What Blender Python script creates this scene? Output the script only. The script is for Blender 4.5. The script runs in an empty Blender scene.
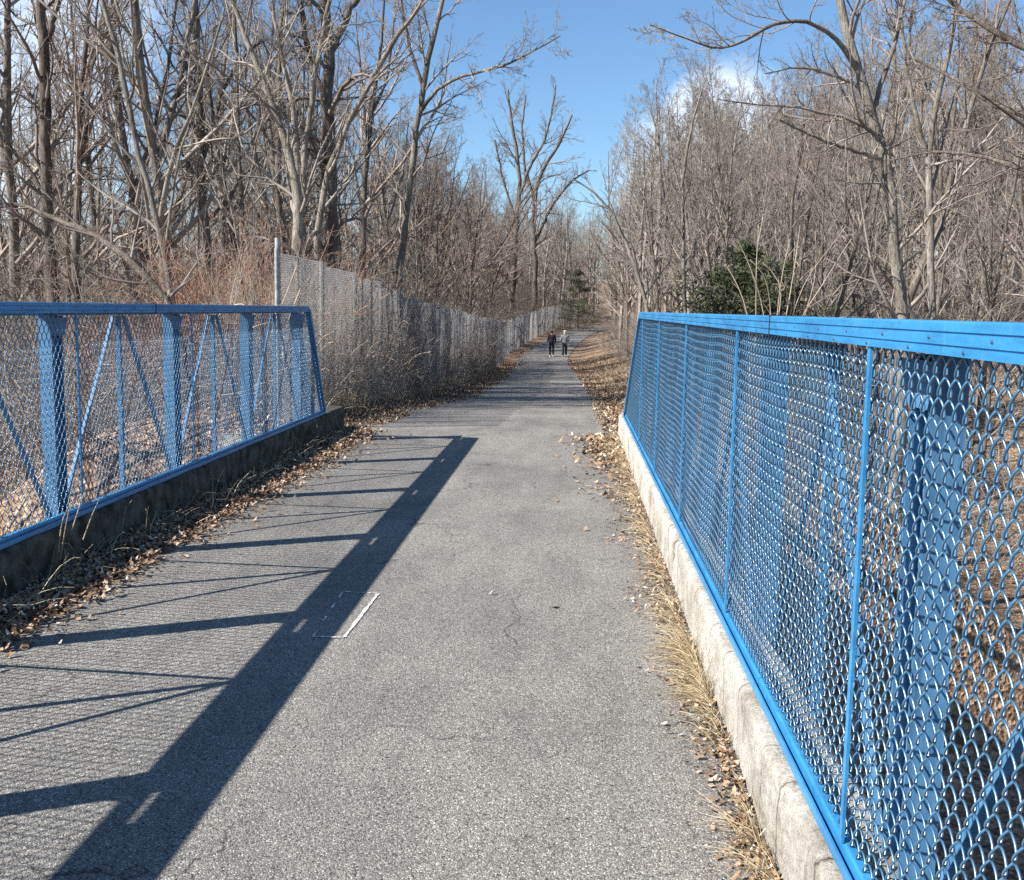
import bpy, math, random
import numpy as np
from mathutils import Vector, Matrix

random.seed(7)
rng = np.random.default_rng(11)
scene = bpy.context.scene
COL = scene.collection

# ------------------------------------------------------------------ camera
F = 1050.0; CX, CY = 512.0, 440.0; VPX, VPY = 572.0, 310.0; ROLL = math.radians(1.0)
H_EYE = 1.60
_d = Vector(((VPX-CX)/F, -(VPY-CY)/F, -1)).normalized()
_h = Vector((math.cos(ROLL), -math.sin(ROLL), 0))
_x = (_h - _h.dot(_d)*_d).normalized()
_z = _x.cross(_d)
RW = Matrix((_x, _d, _z))            # camera -> world
cam_data = bpy.data.cameras.new('camera')
cam = bpy.data.objects.new('camera', cam_data); COL.objects.link(cam)
cam.matrix_world = Matrix.Translation((0, 0, H_EYE)) @ RW.to_4x4()
cam_data.sensor_width = 36; cam_data.lens = F/1024*36
cam_data.clip_start = 0.05; cam_data.clip_end = 3000
scene.camera = cam

def unp(px, py, Y):
    d = RW @ Vector(((px-CX)/F, -(py-CY)/F, -1))
    s = Y/d.y
    return (d.x*s, Y, H_EYE + d.z*s)

# ------------------------------------------------------------------ materials
def new_mat(name):
    m = bpy.data.materials.new(name); m.use_nodes = True
    nt = m.node_tree; b = nt.nodes['Principled BSDF']
    return m, nt, b

def N(nt, kind, **kw):
    n = nt.nodes.new(kind)
    for k, v in kw.items():
        if k in n.inputs: n.inputs[k].default_value = v
        else: setattr(n, k, v)
    return n

def ramp(nt, fac, stops):
    r = nt.nodes.new('ShaderNodeValToRGB')
    while len(r.color_ramp.elements) > 1: r.color_ramp.elements.remove(r.color_ramp.elements[0])
    r.color_ramp.elements[0].position = stops[0][0]; r.color_ramp.elements[0].color = (*stops[0][1], 1)
    for p, c in stops[1:]:
        e = r.color_ramp.elements.new(p); e.color = (*c, 1)
    nt.links.new(fac, r.inputs[0]); return r.outputs[0]

def mixc(nt, fac, a, b, mode='MIX'):
    m = nt.nodes.new('ShaderNodeMix'); m.data_type = 'RGBA'; m.blend_type = mode
    for s, v in ((m.inputs[0], fac), (m.inputs[6], a), (m.inputs[7], b)):
        if hasattr(v, 'links'): nt.links.new(v, s)
        elif isinstance(v, tuple): s.default_value = (*v, 1)
        else: s.default_value = v
    return m.outputs[2]

def noise(nt, vec, scale, detail=4, rough=.55, dist=0):
    n = nt.nodes.new('ShaderNodeTexNoise'); n.inputs['Scale'].default_value = scale
    n.inputs['Detail'].default_value = detail; n.inputs['Roughness'].default_value = rough
    n.inputs['Distortion'].default_value = dist
    nt.links.new(vec, n.inputs['Vector']); return n.outputs['Fac']

def bump(nt, b, height, strength, dist=.01):
    n = nt.nodes.new('ShaderNodeBump'); n.inputs['Strength'].default_value = strength
    n.inputs['Distance'].default_value = dist
    nt.links.new(height, n.inputs['Height']); nt.links.new(n.outputs[0], b.inputs['Normal'])

def coords(nt, kind='Object'):
    return nt.nodes.new('ShaderNodeTexCoord').outputs[kind]

def vscale(nt, vec, s):
    m = nt.nodes.new('ShaderNodeMapping'); m.inputs['Scale'].default_value = s
    nt.links.new(vec, m.inputs['Vector']); return m.outputs[0]

def m_simple(name, c1, c2, scale=20, rough=.8, bmp=.3, vs=(1,1,1), rnd=0.0, metallic=0, spec=.3, detail=5, lo=.35, hi=.65, bd=.01):
    m, nt, b = new_mat(name)
    v = vscale(nt, coords(nt), vs)
    f = noise(nt, v, scale, detail)
    col = ramp(nt, f, [(lo, c1), (hi, c2)])
    if rnd > 0:
        oi = nt.nodes.new('ShaderNodeObjectInfo')
        rr = ramp(nt, oi.outputs['Random'], [(0, (1-rnd,)*3), (1, (1+rnd*.6, 1+rnd*.5, 1+rnd*.4))])
        col = mixc(nt, 1.0, col, rr, 'MULTIPLY')
    nt.links.new(col, b.inputs['Base Color'])
    b.inputs['Roughness'].default_value = rough; b.inputs['Metallic'].default_value = metallic
    b.inputs['Specular IOR Level'].default_value = spec
    if bmp: bump(nt, b, f, bmp, bd)
    return m

def m_bark(name, c1, c2, c3, rnd):
    m, nt, b = new_mat(name)
    v = coords(nt)
    f = noise(nt, vscale(nt, v, (22, 22, 3.5)), 1.6, 8, .75)
    col = ramp(nt, f, [(.32, c1), (.5, c2), (.68, c3)])
    p = noise(nt, vscale(nt, v, (1, 1, .5)), 2.2, 5, .6)
    col = mixc(nt, 1.0, col, ramp(nt, p, [(.35, (.5, .47, .43)), (.6, (1.1, 1.1, 1.1))]), 'MULTIPLY')
    oi = nt.nodes.new('ShaderNodeObjectInfo')
    col = mixc(nt, 1.0, col, ramp(nt, oi.outputs['Random'], [(0, (1-rnd,)*3), (1, (1.1, 1.08, 1.05))]), 'MULTIPLY')
    nt.links.new(col, b.inputs['Base Color']); b.inputs['Roughness'].default_value = .95; b.inputs['Specular IOR Level'].default_value = .1
    bump(nt, b, f, 1.0, .03)
    return m

def m_asphalt():
    m, nt, b = new_mat('asphalt')
    v = coords(nt)
    vo = nt.nodes.new('ShaderNodeTexVoronoi'); vo.inputs['Scale'].default_value = 210
    nt.links.new(v, vo.inputs['Vector'])
    sp = nt.nodes.new('ShaderNodeSeparateColor'); nt.links.new(vo.outputs['Color'], sp.inputs[0])
    stones = ramp(nt, sp.outputs[0], [(0, (.09, .086, .079)), (.3, (.18, .172, .16)), (.7, (.25, .239, .223)), (.92, (.35, .335, .31)), (.99, (.60, .575, .53))])
    v2 = nt.nodes.new('ShaderNodeTexVoronoi'); v2.inputs['Scale'].default_value = 75; nt.links.new(v, v2.inputs['Vector'])
    s2 = nt.nodes.new('ShaderNodeSeparateColor'); nt.links.new(v2.outputs['Color'], s2.inputs[0])
    d2 = ramp(nt, v2.outputs['Distance'], [(.25, (1, 1, 1)), (.4, (0, 0, 0))])
    pick = ramp(nt, s2.outputs[1], [(.955, (0, 0, 0)), (.96, (.75, .75, .75))])
    mask = mixc(nt, 1.0, d2, pick, 'MULTIPLY')
    col = mixc(nt, mask, stones, (.42, .40, .36))
    pickd = ramp(nt, s2.outputs[2], [(.93, (0, 0, 0)), (.935, (.8, .8, .8))])
    col = mixc(nt, mixc(nt, 1.0, d2, pickd, 'MULTIPLY'), col, (.035, .033, .03))
    edge = ramp(nt, vo.outputs['Distance'], [(0, (1, 1, 1)), (.55, (.95, .95, .95)), (.9, (.5, .5, .5))])
    col = mixc(nt, 1.0, col, edge, 'MULTIPLY')
    big = noise(nt, v, .55, 7, .62)
    col = mixc(nt, 1.0, col, ramp(nt, big, [(.3, (.73, .72, .715)), (.5, (.97, .96, .94)), (.7, (1.14, 1.12, 1.08))]), 'MULTIPLY')
    med = noise(nt, vscale(nt, v, (1, .22, 1)), 4, 6, .65)
    col = mixc(nt, 1.0, col, ramp(nt, med, [(.3, (.84, .84, .84)), (.65, (1.12, 1.12, 1.1))]), 'MULTIPLY')
    blot = noise(nt, v, 6.5, 6, .7, .4)
    col = mixc(nt, 1.0, col, ramp(nt, blot, [(.28, (.72, .72, .72)), (.42, (1, 1, 1))]), 'MULTIPLY')
    d = noise(nt, v, 1.7, 9, .75, .6)
    col = mixc(nt, ramp(nt, d, [(.60, (0, 0, 0)), (.72, (.5, .5, .5))]), col, (.32, .295, .25))
    dn = nt.nodes.new('ShaderNodeTexNoise'); dn.inputs['Scale'].default_value = 2.2; dn.inputs['Detail'].default_value = 7
    nt.links.new(v, dn.inputs['Vector'])
    addv = nt.nodes.new('ShaderNodeVectorMath'); addv.operation = 'MULTIPLY_ADD'; addv.inputs[1].default_value = (.8, .8, .8)
    nt.links.new(dn.outputs['Color'], addv.inputs[0]); nt.links.new(v, addv.inputs[2])
    cv = nt.nodes.new('ShaderNodeTexVoronoi'); cv.feature = 'DISTANCE_TO_EDGE'; cv.inputs['Scale'].default_value = .42
    nt.links.new(addv.outputs[0], cv.inputs['Vector'])
    brk = noise(nt, v, 1.3, 3)
    cm = ramp(nt, cv.outputs['Distance'], [(0, (.25, .25, .25)), (.0035, (1, 1, 1))])
    col = mixc(nt, ramp(nt, brk, [(.45, (0, 0, 0)), (.55, (.9, .9, .9))]), col, mixc(nt, 1.0, col, cm, 'MULTIPLY'))
    nt.links.new(col, b.inputs['Base Color'])
    b.inputs['Roughness'].default_value = .85; b.inputs['Specular IOR Level'].default_value = .25
    hf = nt.nodes.new('ShaderNodeMath'); hf.operation = 'SUBTRACT'; hf.inputs[0].default_value = 1
    nt.links.new(vo.outputs['Distance'], hf.inputs[1])
    bump(nt, b, hf.outputs[0], .7, .004)
    return m

def m_leaves():
    m, nt, b = new_mat('leaf_litter')
    v = coords(nt)
    vo = nt.nodes.new('ShaderNodeTexVoronoi'); vo.inputs['Scale'].default_value = 16
    dn = nt.nodes.new('ShaderNodeTexNoise'); dn.inputs['Scale'].default_value = 9; nt.links.new(v, dn.inputs['Vector'])
    addv = nt.nodes.new('ShaderNodeVectorMath'); addv.operation = 'MULTIPLY_ADD'; addv.inputs[1].default_value = (.08,)*3
    nt.links.new(dn.outputs['Color'], addv.inputs[0]); nt.links.new(v, addv.inputs[2]); nt.links.new(addv.outputs[0], vo.inputs['Vector'])
    sp = nt.nodes.new('ShaderNodeSeparateColor'); nt.links.new(vo.outputs['Color'], sp.inputs[0])
    c = ramp(nt, sp.outputs[0], [(0, (.07, .045, .03)), (.3, (.17, .105, .06)), (.6, (.27, .175, .105)), (.85, (.36, .25, .16)), (1, (.45, .35, .25))])
    big = noise(nt, v, .5, 6, .6)
    c = mixc(nt, 1.0, c, ramp(nt, big, [(.3, (.75, .72, .7)), (.65, (1.1, 1.08, 1.05))]), 'MULTIPLY')
    nt.links.new(c, b.inputs['Base Color']); b.inputs['Roughness'].default_value = .9
    bump(nt, b, vo.outputs['Distance'], 1, .04)
    return m

def m_litter_leaf():
    # each leaf is an island of the mesh, coloured by its own random value
    m, nt, b = new_mat('dry_leaf')
    g = nt.nodes.new('ShaderNodeNewGeometry')
    c = ramp(nt, g.outputs['Random Per Island'], [(0, (.05, .03, .018)), (.22, (.13, .075, .04)), (.5, (.26, .16, .09)), (.78, (.38, .26, .16)), (.95, (.50, .39, .28)), (1, (.66, .58, .48))])
    nt.links.new(c, b.inputs['Base Color']); b.inputs['Roughness'].default_value = .75
    return m

def m_grass():
    m, nt, b = new_mat('dry_grass')
    g = nt.nodes.new('ShaderNodeNewGeometry')
    c = ramp(nt, g.outputs['Random Per Island'], [(0, (.16, .11, .06)), (.4, (.38, .29, .17)), (.8, (.55, .45, .29)), (.95, (.66, .57, .4)), (1, (.12, .15, .05))])
    nt.links.new(c, b.inputs['Base Color']); b.inputs['Roughness'].default_value = .7
    return m

def m_blue():
    m, nt, b = new_mat('blue_paint')
    v = coords(nt)
    f = noise(nt, v, 3, 6, .65)
    col = ramp(nt, f, [(.3, (.024, .165, .36)), (.5, (.030, .205, .42)), (.7, (.042, .235, .46))])
    s = noise(nt, vscale(nt, v, (14, 14, 2)), 4, 8, .7)
    col = mixc(nt, ramp(nt, s, [(.60, (0, 0, 0)), (.72, (.45, .45, .45))]), col, (.14, .33, .50))
    ch = noise(nt, v, 38, 5, .7)
    col = mixc(nt, ramp(nt, ch, [(.665, (0, 0, 0)), (.69, (.85, .85, .85))]), col, (.13, .075, .055))
    gr = noise(nt, vscale(nt, v, (6, 1.2, 6)), 3, 9, .7)
    col = mixc(nt, 1.0, col, ramp(nt, gr, [(.35, (.66, .70, .74)), (.58, (1.06, 1.05, 1.04))]), 'MULTIPLY')
    nt.links.new(col, b.inputs['Base Color'])
    b.inputs['Roughness'].default_value = .38; b.inputs['Specular IOR Level'].default_value = .5
    bump(nt, b, ch, .12, .004)
    return m

def m_faded():
    m, nt, b = new_mat('faded_blue_paint')
    v = coords(nt)
    f = noise(nt, v, 5, 8, .7)
    col = ramp(nt, f, [(.3, (.045, .15, .29)), (.55, (.07, .20, .36)), (.72, (.12, .25, .40))])
    st = noise(nt, vscale(nt, v, (9, 9, .6)), 4, 8, .7)
    col = mixc(nt, 1.0, col, ramp(nt, st, [(.35, (.55, .58, .62)), (.6, (1.05, 1.05, 1.05))]), 'MULTIPLY')
    ch = noise(nt, v, 26, 6, .75)
    col = mixc(nt, ramp(nt, ch, [(.66, (0, 0, 0)), (.69, (.9, .9, .9))]), col, (.14, .075, .05))
    nt.links.new(col, b.inputs['Base Color']); b.inputs['Roughness'].default_value = .55
    bump(nt, b, ch, .2, .004)
    return m

def m_wire_blue():
    m, nt, b = new_mat('blue_vinyl_wire')
    v = coords(nt)
    f = noise(nt, v, 6, 5, .6)
    col = ramp(nt, f, [(.3, (.024, .098, .19)), (.7, (.05, .15, .26))])
    nt.links.new(col, b.inputs['Base Color'])
    b.inputs['Roughness'].default_value = .30; b.inputs['Specular IOR Level'].default_value = 1.0; b.inputs['Coat Weight'].default_value = .45; b.inputs['Coat Roughness'].default_value = .22
    return m

def m_concrete():
    m, nt, b = new_mat('concrete')
    v = coords(nt)
    f = noise(nt, v, 30, 8, .75)
    col = ramp(nt, f, [(.3, (.30, .28, .24)), (.48, (.53, .50, .44)), (.7, (.70, .67, .61))])
    st = noise(nt, v, 3.2, 9, .7)
    col = mixc(nt, 1.0, col, ramp(nt, st, [(.35, (.55, .52, .47)), (.55, (1, 1, 1))]), 'MULTIPLY')
    pit = noise(nt, v, 85, 6, .8)
    col = mixc(nt, 1.0, col, ramp(nt, pit, [(.34, (.45, .42, .38)), (.46, (1, 1, 1))]), 'MULTIPLY')
    dn = nt.nodes.new('ShaderNodeTexNoise'); dn.inputs['Scale'].default_value = 5; dn.inputs['Detail'].default_value = 6
    nt.links.new(v, dn.inputs['Vector'])
    av = nt.nodes.new('ShaderNodeVectorMath'); av.operation = 'MULTIPLY_ADD'; av.inputs[1].default_value = (.12, .12, .12)
    nt.links.new(dn.outputs['Color'], av.inputs[0]); nt.links.new(vscale(nt, v, (.15, 1, .15)), av.inputs[2])
    cv = nt.nodes.new('ShaderNodeTexVoronoi'); cv.feature = 'DISTANCE_TO_EDGE'; cv.inputs['Scale'].default_value = 2.1
    nt.links.new(av.outputs[0], cv.inputs['Vector'])
    col = mixc(nt, 1.0, col, ramp(nt, cv.outputs['Distance'], [(0, (.22, .2, .17)), (.009, (1, 1, 1))]), 'MULTIPLY')
    nt.links.new(col, b.inputs['Base Color']); b.inputs['Roughness'].default_value = .95
    b.inputs['Specular IOR Level'].default_value = .15
    mx = nt.nodes.new('ShaderNodeMath'); mx.operation = 'ADD'
    nt.links.new(f, mx.inputs[0]); nt.links.new(pit, mx.inputs[1])
    bump(nt, b, mx.outputs[0], .9, .014)
    return m

def m_board():
    m, nt, b = new_mat('weathered_board')
    g = nt.nodes.new('ShaderNodeNewGeometry')
    v = coords(nt)
    f = noise(nt, vscale(nt, v, (12, 12, 1.0)), 4, 8, .7)
    c = ramp(nt, g.outputs['Random Per Island'], [(0, (.17, .155, .14)), (.5, (.30, .29, .275)), (1, (.45, .445, .435))])
    c = mixc(nt, 1.0, c, ramp(nt, f, [(.3, (.5, .48, .45)), (.65, (1.1, 1.1, 1.1))]), 'MULTIPLY')
    nt.links.new(c, b.inputs['Base Color']); b.inputs['Roughness'].default_value = .9
    bump(nt, b, f, .5, .01)
    return m

M = {}
M['asphalt'] = m_asphalt(); M['litter'] = m_leaves(); M['leaf'] = m_litter_leaf(); M['grass'] = m_grass()
M['blue'] = m_blue(); M['faded'] = m_faded(); M['wire'] = m_wire_blue(); M['concrete'] = m_concrete(); M['board'] = m_board()
M['concrete_shaded'] = m_simple('shade_darkened_concrete', (.030, .030, .024), (.11, .105, .09), 9, .95, .8, (1, 1, 1), spec=.1, detail=9)  # darker concrete for the left curb, its shade painted into the base colour
M['bark_pale'] = m_bark('pale_bark', (.10, .085, .07), (.27, .245, .21), (.46, .43, .38), .2)
M['bark_grey'] = m_bark('grey_bark', (.06, .05, .042), (.17, .15, .13), (.33, .30, .265), .3)
M['bark_dark'] = m_bark('dark_bark', (.055, .046, .038), (.15, .13, .11), (.29, .26, .23), .2)
M['twig'] = m_simple('grey_twig', (.155, .136, .118), (.33, .295, .255), 2, .8, 0, rnd=.3)
M['twig_red'] = m_simple('reddish_twig', (.18, .135, .112), (.34, .275, .235), 2, .8, 0, rnd=.25)
M['twig_dark'] = m_simple('dark_twig', (.12, .097, .084), (.24, .20, .175), 2, .8, 0, rnd=.25)
M['bramble'] = m_simple('rusty_bramble', (.28, .15, .095), (.56, .34, .23), 2, .8, 0, rnd=.2)
M['straw'] = m_simple('straw_stem', (.36, .27, .18), (.62, .5, .36), 2, .75, 0, rnd=.15)
M['dry_brush'] = m_simple('dry_brush_stem', (.24, .19, .15), (.44, .37, .30), 2, .8, 0, rnd=.2)
M['straw_dull'] = m_simple('dull_straw_stem', (.24, .19, .14), (.42, .35, .27), 2, .8, 0)
M['needle'] = m_simple('evergreen_needles', (.022, .036, .012), (.075, .088, .036), 3, .7, 0, rnd=.2)
M['galv'] = m_simple('galvanised_steel', (.22, .22, .215), (.38, .375, .36), 12, .6, .1, metallic=.15)
M['bolt'] = m_simple('dark_bolt', (.03, .05, .1), (.06, .1, .2), 30, .5, .1)
M['seal'] = m_simple('dark_seam', (.01, .015, .03), (.02, .03, .05), 30, .7, 0)
M['white'] = m_simple('worn_road_paint', (.26, .25, .235), (.80, .79, .76), 45, .8, .2, lo=.44, hi=.56)
M['skin'] = m_simple('skin', (.45, .28, .2), (.5, .32, .24), 20, .6, 0)
M['jacket_dark'] = m_simple('maroon_jacket_cloth', (.035, .025, .035), (.06, .04, .055), 20, .85, .2)
M['jacket_grey'] = m_simple('grey_jacket_cloth', (.13, .135, .15), (.19, .195, .21), 20, .85, .2)
M['trouser'] = m_simple('black_trouser_cloth', (.012, .012, .015), (.025, .025, .03), 20, .85, .2)
M['hair'] = m_simple('dark_hair', (.02, .013, .01), (.05, .035, .03), 20, .7, .2)
M['hat'] = m_simple('pale_hat_cloth', (.5, .5, .5), (.65, .65, .65), 20, .8, .1)
M['shoe'] = m_simple('white_shoe', (.6, .6, .6), (.75, .75, .75), 20, .6, 0)
M['shoe_dark'] = m_simple('dark_shoe', (.03, .03, .03), (.05, .05, .05), 20, .6, 0)

# ------------------------------------------------------------------ mesh helpers
def mesh_from(verts, faces, name, mat, smooth=False):
    """verts (n,3) array, faces list of arrays (m,k) of equal k each"""
    me = bpy.data.meshes.new(name)
    verts = np.asarray(verts, dtype=np.float32)
    if isinstance(faces, np.ndarray): faces = [faces]
    faces = [f for f in faces if len(f)]
    me.vertices.add(len(verts)); me.vertices.foreach_set('co', verts.ravel())
    loops = np.concatenate([f.ravel() for f in faces]).astype(np.int32)
    tot = np.concatenate([np.full(len(f), f.shape[1]) for f in faces]).astype(np.int32)
    st = np.concatenate([[0], np.cumsum(tot)[:-1]]).astype(np.int32)
    me.loops.add(len(loops)); me.loops.foreach_set('vertex_index', loops)
    me.polygons.add(len(tot)); me.polygons.foreach_set('loop_start', st)
    try: me.polygons.foreach_set('loop_total', tot)
    except Exception: pass
    me.polygons.foreach_set('use_smooth', np.full(len(tot), bool(smooth)))
    me.update(calc_edges=True)
    if mat: me.materials.append(mat)
    return me

class MB:
    """collects boxes, tubes and free pieces, links them as ONE mesh object"""
    def __init__(s): s.v = []; s.q = []; s.t = []; s.n = 0
    def add(s, v, q=None, t=None):
        v = np.asarray(v, float)
        if q is not None and len(q): s.q.append(np.asarray(q, int)+s.n)
        if t is not None and len(t): s.t.append(np.asarray(t, int)+s.n)
        s.v.append(v); s.n += len(v)
    def box(s, x0, x1, y0, y1, z0, z1):
        v = [(x, y, z) for z in (z0, z1) for y in (y0, y1) for x in (x0, x1)]
        s.add(v, [(0,2,3,1),(4,5,7,6),(0,1,5,4),(2,6,7,3),(0,4,6,2),(1,3,7,5)])
    def beam(s, a, b, wx, wy, side=(1,0,0)):
        """box beam from a to b; wx across 'side', wy the other way"""
        a = np.array(a, float); b = np.array(b, float); d = b-a; d /= np.linalg.norm(d)
        u = np.array(side, float); u -= u.dot(d)*d; u /= np.linalg.norm(u); w = np.cross(d, u)
        v = [p + sx*u*wx/2 + sy*w*wy/2 for p in (a, b) for sy in (-1, 1) for sx in (-1, 1)]
        s.add(v, [(0,2,3,1),(4,5,7,6),(0,1,5,4),(2,6,7,3),(0,4,6,2),(1,3,7,5)])
    def tubes(s, P, R, S, cap=False):
        P = np.asarray(P, float); R = np.asarray(R, float)
        if P.ndim == 2: P = P[None]; R = R[None]
        n, K, _ = P.shape
        T = np.gradient(P, axis=1); T /= (np.linalg.norm(T, axis=2, keepdims=True)+1e-9)
        mean = P[:, -1]-P[:, 0]; mean /= (np.linalg.norm(mean, axis=1, keepdims=True)+1e-9)
        ref = np.where(np.abs(mean[:, 2:3]) > .8, np.array([[1., 0, 0]]), np.array([[0, 0, 1.]]))
        U = np.cross(T, ref[:, None, :]); U /= (np.linalg.norm(U, axis=2, keepdims=True)+1e-9)
        V = np.cross(T, U)
        a = np.arange(S)/S*2*np.pi
        ring = P[:, :, None, :] + R[:, :, None, None]*(np.cos(a)[None, None, :, None]*U[:, :, None, :] + np.sin(a)[None, None, :, None]*V[:, :, None, :])
        idx = np.arange(n*K*S).reshape(n, K, S)
        q = np.stack([idx[:, :-1, :], np.roll(idx, -1, 2)[:, :-1, :], np.roll(idx, -1, 2)[:, 1:, :], idx[:, 1:, :]], -1).reshape(-1, 4)
        s.add(ring.reshape(-1, 3), q)
    def mesh(s, name, mat, smooth=False):
        fs = []
        if s.q: fs.append(np.concatenate(s.q))
        if s.t: fs.append(np.concatenate(s.t))
        return mesh_from(np.concatenate(s.v), fs, name, mat, smooth)
    def build(s, name, mat, parent=None, smooth=False):
        return link(name, s.mesh(name, mat, smooth), parent)

def link(name, me, parent=None, loc=(0, 0, 0)):
    o = bpy.data.objects.new(name, me); COL.objects.link(o)
    o.location = loc
    if parent: o.parent = parent
    return o

def empty(name, loc=(0, 0, 0), rz=0.0):
    o = bpy.data.objects.new(name, None); COL.objects.link(o)
    o.location = loc; o.rotation_euler = (0, 0, rz); o.empty_display_size = .2
    return o

def tag(o, label=None, cat=None, group=None, kind=None):
    if label: o['label'] = label
    if cat: o['category'] = cat
    if group: o['group'] = group
    if kind: o['kind'] = kind
    return o

# ------------------------------------------------------------------ terrain
PZ = np.array([(-60, 0), (13.5, 0), (18, -.15), (26, -.6), (40, -1.0), (55, -1.35), (69, -1.5), (80, -1.3), (100, -.4), (120, .15), (150, .8), (250, 1.5), (900, 2)])
PCX = np.array([(-60, -1.165), (13, -1.165), (20, -1.08), (26, -.95), (40, -1.1), (55, -1.45), (69, -1.7), (80, -1.3), (90, -.5), (100, .8), (110, 3.2), (120, 7.5), (130, 14), (150, 30), (900, 600)])
PHW = np.array([(-60, 1.80), (13.4, 1.80), (15, 1.70), (26, 1.62), (69, 1.5), (100, 1.5), (130, 2.2), (150, 3.0), (900, 3)])
def cr(tab, y):
    # smooth interpolation
    ys = np.asarray(y, float); out = 0
    for k in (-2, -1, 0, 1, 2):
        out = out + np.interp(ys + k*.8*np.clip(ys/40, .2, 2), tab[:, 0], tab[:, 1])
    return out/5
def sst(x, a, b):
    t = np.clip((x-a)/(b-a), 0, 1); return t*t*(3-2*t)
def path_z(y): return np.where(np.asarray(y) < 13.4, 0.0, cr(PZ, y))
_k = rng.normal(size=(14, 2)); _ph = rng.uniform(0, 6.28, 14)
def lump(x, y, s):
    o = 0
    for i in range(14): o = o + np.sin((_k[i, 0]*x+_k[i, 1]*y)/s + _ph[i])
    return o/14*1.6
def ground_z(x, y):
    x = np.asarray(x, float); y = np.asarray(y, float)
    pz = path_z(y); c = cr(PCX, y); hw = cr(PHW, y)
    dx = x-c
    # right hand side: low ground that climbs a wooded hillside
    right = -4.0 + 4.2*sst(y, 16, 48) + 5.0*sst(y, 55, 150) + .09*np.clip(x-4, 0, 40)*sst(y, 10, 40) + .25*lump(x, y, 3.5)
    left = -3.4 + 3.3*sst(y, 10, 24) - .3*sst(y, 30, 60) + 1.5*sst(y, 70, 140) + .2*lump(x, y, 3.0)
    side = np.where(dx > 0, right, left)
    wR = sst(dx, 3.4, 9.5); wL = sst(-dx, 4.2, 9.5)
    near = np.where(dx > 0, wR, wL)
    bank = pz - .03 + sst(np.abs(dx), hw+.15, hw+1.5)*(.12+.05*lump(x, y, .8)) + np.where(dx > 0, .35*sst(dx, 2.2, 4.5)*sst(y, 22, 40), 0)
    z = bank*(1-near) + side*near + 9*sst(y, 140, 300)
    # cutting beneath the bridge
    under = np.where(x > -1.2, -4.0 + .1*lump(x, y, 2), -3.4 + .1*lump(x, y, 2))
    cut = 1-sst(y, 12.9, 13.7)
    cutb = sst(y, -9, -7.5)
    zz = z*(1-cut) + np.where(np.abs(dx) < 12, under, side)*cut
    z = np.where(y < 13.7, np.where(y > -9, zz*cutb + z*(1-cutb), z), z)
    return z

def axis(parts):
    out = []
    for a, b, s in parts: out += list(np.arange(a, b, s))
    return np.array(out + [parts[-1][1]])
gx = axis([(-900, -120, 60), (-120, -40, 4), (-40, -12, 1.2), (-12, 10, .22), (10, 45, 1.2), (45, 160, 5), (160, 900, 60)])
gy = axis([(-200, -20, 20), (-20, 10, 1), (10, 20, .2), (20, 60, .5), (60, 150, 1.2), (150, 260, 6), (260, 1100, 60)])
X, Y = np.meshgrid(gx, gy)
Z = ground_z(X, Y)
idx = np.arange(X.size).reshape(X.shape)
q = np.stack([idx[:-1, :-1], idx[:-1, 1:], idx[1:, 1:], idx[1:, :-1]], -1).reshape(-1, 4)
g = link('ground', mesh_from(np.stack([X, Y, Z], -1).reshape(-1, 3), q, 'ground', M['litter'], True)); tag(g, kind='structure')

# bridge deck slab
mb = MB(); mb.box(-3.30, 0.98, -8.5, 13.45, -.55, -.012)
tag(mb.build('bridge_deck', M['concrete']), kind='structure')
mb = MB(); mb.box(-4.6, 2.1, 13.46, 13.95, -4.6, -.10)
tag(mb.build('bridge_abutment', M['concrete']), 'concrete abutment wall under the far end of the bridge', 'abutment')

# asphalt path
ys = np.concatenate([np.arange(-8.4, 16, .2), np.arange(16, 160, .5)])
us = np.linspace(-1, 1, 17)
c = cr(PCX, ys); hw = cr(PHW, ys)
wob = .05*np.sin(ys*2.1)+.05*np.sin(ys*5.3+1)+.03*np.sin(ys*11)
wob = np.where(ys < 13, .0, wob)
PX = c[:, None] + us[None]*(hw[:, None] + (np.abs(us)[None] > .99)*wob[:, None])
PYY = np.repeat(ys[:, None], len(us), 1)
# path bends: offset perpendicular to its centreline
tan = np.gradient(c, ys); nrm = np.stack([np.ones_like(tan), -tan], -1); nrm /= np.linalg.norm(nrm, axis=1, keepdims=True)
off = us[None]*(hw[:, None] + (np.abs(us)[None] > .99)*wob[:, None])
PX = c[:, None] + off*nrm[:, 0:1]; PYY = ys[:, None] + off*nrm[:, 1:2]*sst(ys, 60, 80)[:, None]
PZZ = np.repeat(path_z(ys)[:, None], len(us), 1) + .03*(1-us[None]**2)*0 + np.where(ys > 100, .06, 0)[:, None]
idx = np.arange(PX.size).reshape(PX.shape)
q = np.stack([idx[:-1, :-1], idx[:-1, 1:], idx[1:, 1:], idx[1:, :-1]], -1).reshape(-1, 4)
tag(link('path', mesh_from(np.stack([PX, PYY, PZZ], -1).reshape(-1, 3), q, 'path', M['asphalt'], True)), kind='structure')

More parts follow.
